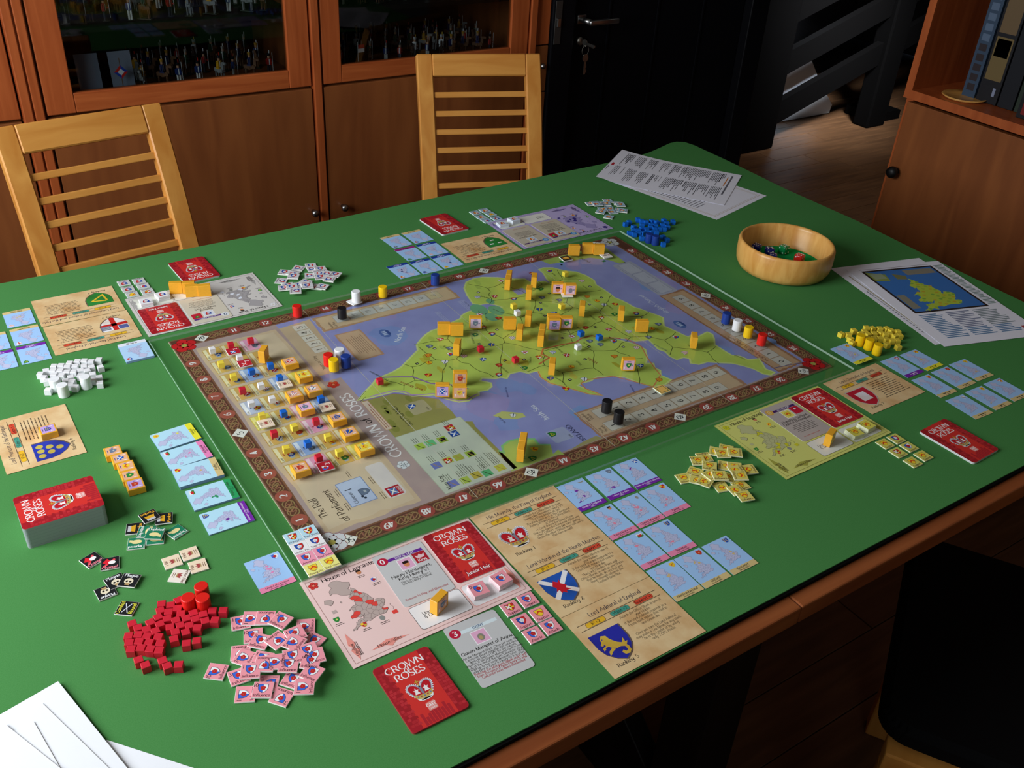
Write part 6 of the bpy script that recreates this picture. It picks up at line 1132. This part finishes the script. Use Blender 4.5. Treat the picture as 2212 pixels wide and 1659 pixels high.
put_block(718, -140, 22, MZ, 'yellow block standing askew on the yellow green mat beside the heir card', 'F0E890', 'buck')
# ================================================================ BOWL AND DICE
bx, by = 1.094, .300
b = MB().lathe([(0, .0005), (.076, .0005), (.0835, .004), (.0885, .013), (.0905, .026), (.0905, .050), (.0885, .0545), (.086, .056), (.0835, .0545), (.0815, .050), (.081, .012), (.078, .0085), (0, .0085)], 72).obj('dice_bowl', bowlw, None, True)
b.location = (bx, by, ZT); tag(b, 'round turned wooden bowl holding dice on the green cloth', 'bowl')
MB().lathe([(0, .0088), (.0775, .0088), (.0775, .0102), (0, .0102)], 48).obj('felt_lining', feltb, b)
dmat = {'blue': mat('blue_dice_resin', '16207A', .15, spec=.6), 'green': mat('green_dice_resin', '148A4A', .15, spec=.6), 'red': mat('red_dice_resin', 'D8281E', .15, spec=.6)}; pipm = mat('dice_pip', 'F4F4F4', .4)
def die(c, x, y, rot, label):
    s_ = .0165; m = MB(); m.box(-s_/2, -s_/2, -s_/2, s_/2, s_/2, s_/2, bev=.0024); o = m.obj('die', dmat[c], None, True)
    pp = MB(); P1 = {1: [(0, 0)], 2: [(-1, -1), (1, 1)], 3: [(-1, -1), (0, 0), (1, 1)], 4: [(-1, -1), (1, 1), (-1, 1), (1, -1)], 5: [(-1, -1), (1, 1), (-1, 1), (1, -1), (0, 0)], 6: [(-1, -1), (1, 1), (-1, 1), (1, -1), (-1, 0), (1, 0)]}
    for n_, R in ((6, Matrix()), (1, Matrix.Rotation(PI, 4, 'X')), (4, Matrix.Rotation(PI/2, 4, 'X')), (3, Matrix.Rotation(-PI/2, 4, 'X')), (5, Matrix.Rotation(PI/2, 4, 'Y')), (2, Matrix.Rotation(-PI/2, 4, 'Y'))):
        for a, c_ in P1[n_]: pp.lathe([(0, s_/2+.00012), (.0015, s_/2+.00012), (.0015, s_/2-.0003)], 10, R @ Matrix.Translation((a*.0042, c_*.0042, 0)))
    pp.obj('pip', pipm, o); o.location = (x, y, ZT+.0104+s_/2); o.rotation_euler = (0, 0, math.radians(rot)); return tag(o, label, 'die', 'dice in the wooden bowl')
for c, x, y, r_, lb in (('blue', 1.082, .360, 20, 'dark blue die with white pips, the left one of three in the bowl'), ('blue', 1.093, .336, -35, 'dark blue die in the middle of the bowl, behind its twin'), ('blue', 1.078, .314, 40, 'dark blue die in the middle of the bowl, nearest the rim'), ('green', 1.128, .331, 5, 'single green die with white pips in the bowl'), ('red', 1.125, .288, 15, 'single red die with white pips in the bowl')): die(c, x, y, r_, lb)
# ================================================================ PAPERS
def sheet(name, label, w_, h_, x, y, deg, z, draw, curl=0, mat_=None, cb=.006, nx=10, col='F0F0FC'):
    """sheet of paper, w x h mm, centred on x,y; curl lifts its -u edge"""
    k = Ink(0); sub = Ink(0); draw(sub)
    def hz(u, v): return cb*0+ (curl*((.5-u/w_)**2)*(1 if u < w_/2 else 0) if curl else 0)
    for i in range(nx):
        u0, u1 = w_*i/nx, w_*(i+1)/nx; z0, z1 = hz(u0, 0), hz(u1, 0)
        P = [(u0, 0, z0), (u1, 0, z1), (u1, h_, z1), (u0, h_, z0)]; k.raw([(a, b, c+.15) for a, b, c in P]+[(a, b, c) for a, b, c in P], [(0, 1, 2, 3), (7, 6, 5, 4), (0, 4, 5, 1), (2, 6, 7, 3)]+([(3, 7, 4, 0)] if i == 0 else [])+([(1, 5, 6, 2)] if i == nx-1 else []), col)
    for n_, (v, f, c) in sub.b.items():
        if not f: continue
        k.part('printing'); o = len(k.cur[0]); k.cur[0].extend([(a, b, c_+.2+hz(a, b)) for a, b, c_ in v]); k.cur[1].extend([[o+i for i in q] for q in f]); k.cur[2].extend(c)
    return place(k, name, label, 'paper', x, y, deg, w_, h_, z)
def d_lines(s):                              # landscape 297 x 210: two columns of short lines, turned
    r = random.Random(2)
    for cidx, v0 in enumerate((18, 112)):
        for i in range(72):
            u = 14+i*3.6
            if r.random() < .13: continue
            L_ = r.uniform(30, 84); s.rect(u, v0+(84-L_), 1.5 if r.random() > .12 else 2.2, L_, '55545E' if r.random() > .12 else '2A2A34', 1)
    s.rect(277, 60, 4, 130, '6A6A74', 1); s.rect(270, 116, 2.5, 62, 'D0803A', 1.3)
def d_p1(s): d_lines(s); s.rect(6, 95, 6, 18, 'C02A3A', 1.6); s.rect(3, 60, 1.6, 26, '4A4A54', 1)
def d_p2(s):
    s.frame(12, 12, 273, 186, .9, 'B8A078', 1); s.frame(16, 16, 265, 178, .6, 'B8A078', 1)
    s.text('Crown of Roses', 40, 170, 14, '30303A', 1.5, wt=2.4)
    for i in range(26): s.rect(30+i*8, 22, 2, random.Random(i).uniform(20, 60), '6A6A76', 1)
sheet('rules_sheet', 'printed sheet with faint frame lying under the other at the far corner', 297, 210, 1209, 700, -76, .0003, d_p2)
sheet('rules_sheet', 'printed text sheet lying on top at the far corner of the table', 297, 210, 1217, 764, -55.5+180-180, .0012, d_p1, curl=34)
def d_map(s):                                # portrait 215 x 300
    s.rect(25, 112, 160, 170, '2A2420', 1); s.rect(30, 117, 150, 160, '3A74BC', 1.6)
    T = lambda P: [(58+.2*(a-60), 116+.2*(b-90)) for a, b in P]
    s.poly(T(COAST), 'B4C844', 2)
    for i, (a, b) in enumerate(SEEDS): s.ell(*T([(a, b)])[0], 4, 3, ('C0A834', '7CAC44', '98B840')[i % 3], 2.4, 7)
    s.poly([(30, 240), (60, 236), (66, 262), (30, 277)], '8A9A48', 1.8); s.rect(32, 128, 18, 52, '8A8878', 2); s.rect(110, 252, 66, 20, '8A8678', 2); s.poly([(80, 262), (104, 250), (98, 236), (78, 240)], '7A7A50', 1.9); s.rect(34, 246, 26, 22, '9AA888', 2.2)
    r = random.Random(5)
    for i in range(34): s.rect(190, 120+i*4.8, r.uniform(14, 20), 2.4, '6E8A84' if i % 2 else '87A09A', 1)
    for c_ in range(3):
        for i in range(15): s.rect(26+c_*57, 24+i*5.6, r.uniform(36, 54), 2.9, ('5C86B0', '7C86A4', '82929A')[c_ if i > 4 else 0], 1)
    s.rect(190, 24, 14, 12, 'A83A3A', 1); s.rect(24, 287, 160, 1, '5A4A5A', 1)
sheet('reference_sheet', 'printed sheet peeking out under the map sheet at the right', 212, 298, 1246, 82, -14, .0003, lambda s: (s.rect(14, 20, 3, 240, 'B0A890', 1), [s.rect(8, 40+i*8, 3, 5, '8A8A94', 1.2) for i in range(20)]))
sheet('reference_sheet', 'printed sheet with a small island map on top at the right of the table', 214, 298, 1261, 62, -17, .0010, d_map)
def bls(s): 
    s.line([(10, 175), (150, 185)], .8, '9AA0B4', 1)
sheet('rule_booklet', 'white sheet corner peeking out lowest at the front left', 216, 280, -265, -226-0, -4+0, .0002, lambda s: None, col='F4F6FA') if False else None
def wsheet(lb, p, d, z, draw=None, w_=216, h_=280, name='rule_booklet'):   # p = tip (mm); d = direction of its first edge, deg; sheet extends to the right of that edge
    a = math.radians(d); cx_s = p[0]+math.cos(a)*w_/2+math.sin(a)*h_/2*-1*-1; cy_s = p[1]+math.sin(a)*w_/2-math.cos(a)*h_/2
    return sheet(name, lb, w_, h_, cx_s, cy_s, d, z, draw or (lambda s: None), col='F4F6FC')
wsheet('white sheet at the front left, lowest of the overlapping papers', (-257, -117), -61+180+180-0, .0002) if False else None
def d_pic(s):
    s.rect(8, 262, 60, 10, '6A5A80', 1)
    for i in range(9): s.rect(10+i*6.2, 263+(i % 3), 4, 6, ('D87A40', 'C8D0DC', '4A3A60')[i % 3], 1.4)
# corner tip at (-282,-32); edges run to (-337,-45) and (-248,-162)
wsheet('uppermost white booklet page with a small battle picture strip, front left', (-282-216*math.cos(math.radians(13.5)), -32-216*math.sin(math.radians(13.5))), 13.5, .0030, lambda s: (s.poly([(150, 250), (155, 251), (171, 205), (172, 150), (166, 205)], '7A6A90', 1), s.poly([(156, 249), (164, 228), (170, 190), (164, 205), (157, 238)], 'D88A50', 1.4)))
wsheet('second white page fanned over the front left papers', (-300-216*math.cos(math.radians(19)), -52-216*math.sin(math.radians(19))), 19, .0038)
wsheet('third white page fanned over the front left papers', (-311-216*math.cos(math.radians(9)), -70-216*math.sin(math.radians(9))), 9, .0046)
wsheet('topmost white page at the very front left', (-334-216*math.cos(math.radians(24)), -60-216*math.sin(math.radians(24))), 24, .0054, lambda s: s.ell(200, 170, 16, 22, '9AD0D8', 1))
wsheet('lowest white sheet at the front left, showing at its right edge', (-259-216*math.cos(math.radians(40)), -121-216*math.sin(math.radians(40))), 40, .0002)
bpy.context.view_layer.update()
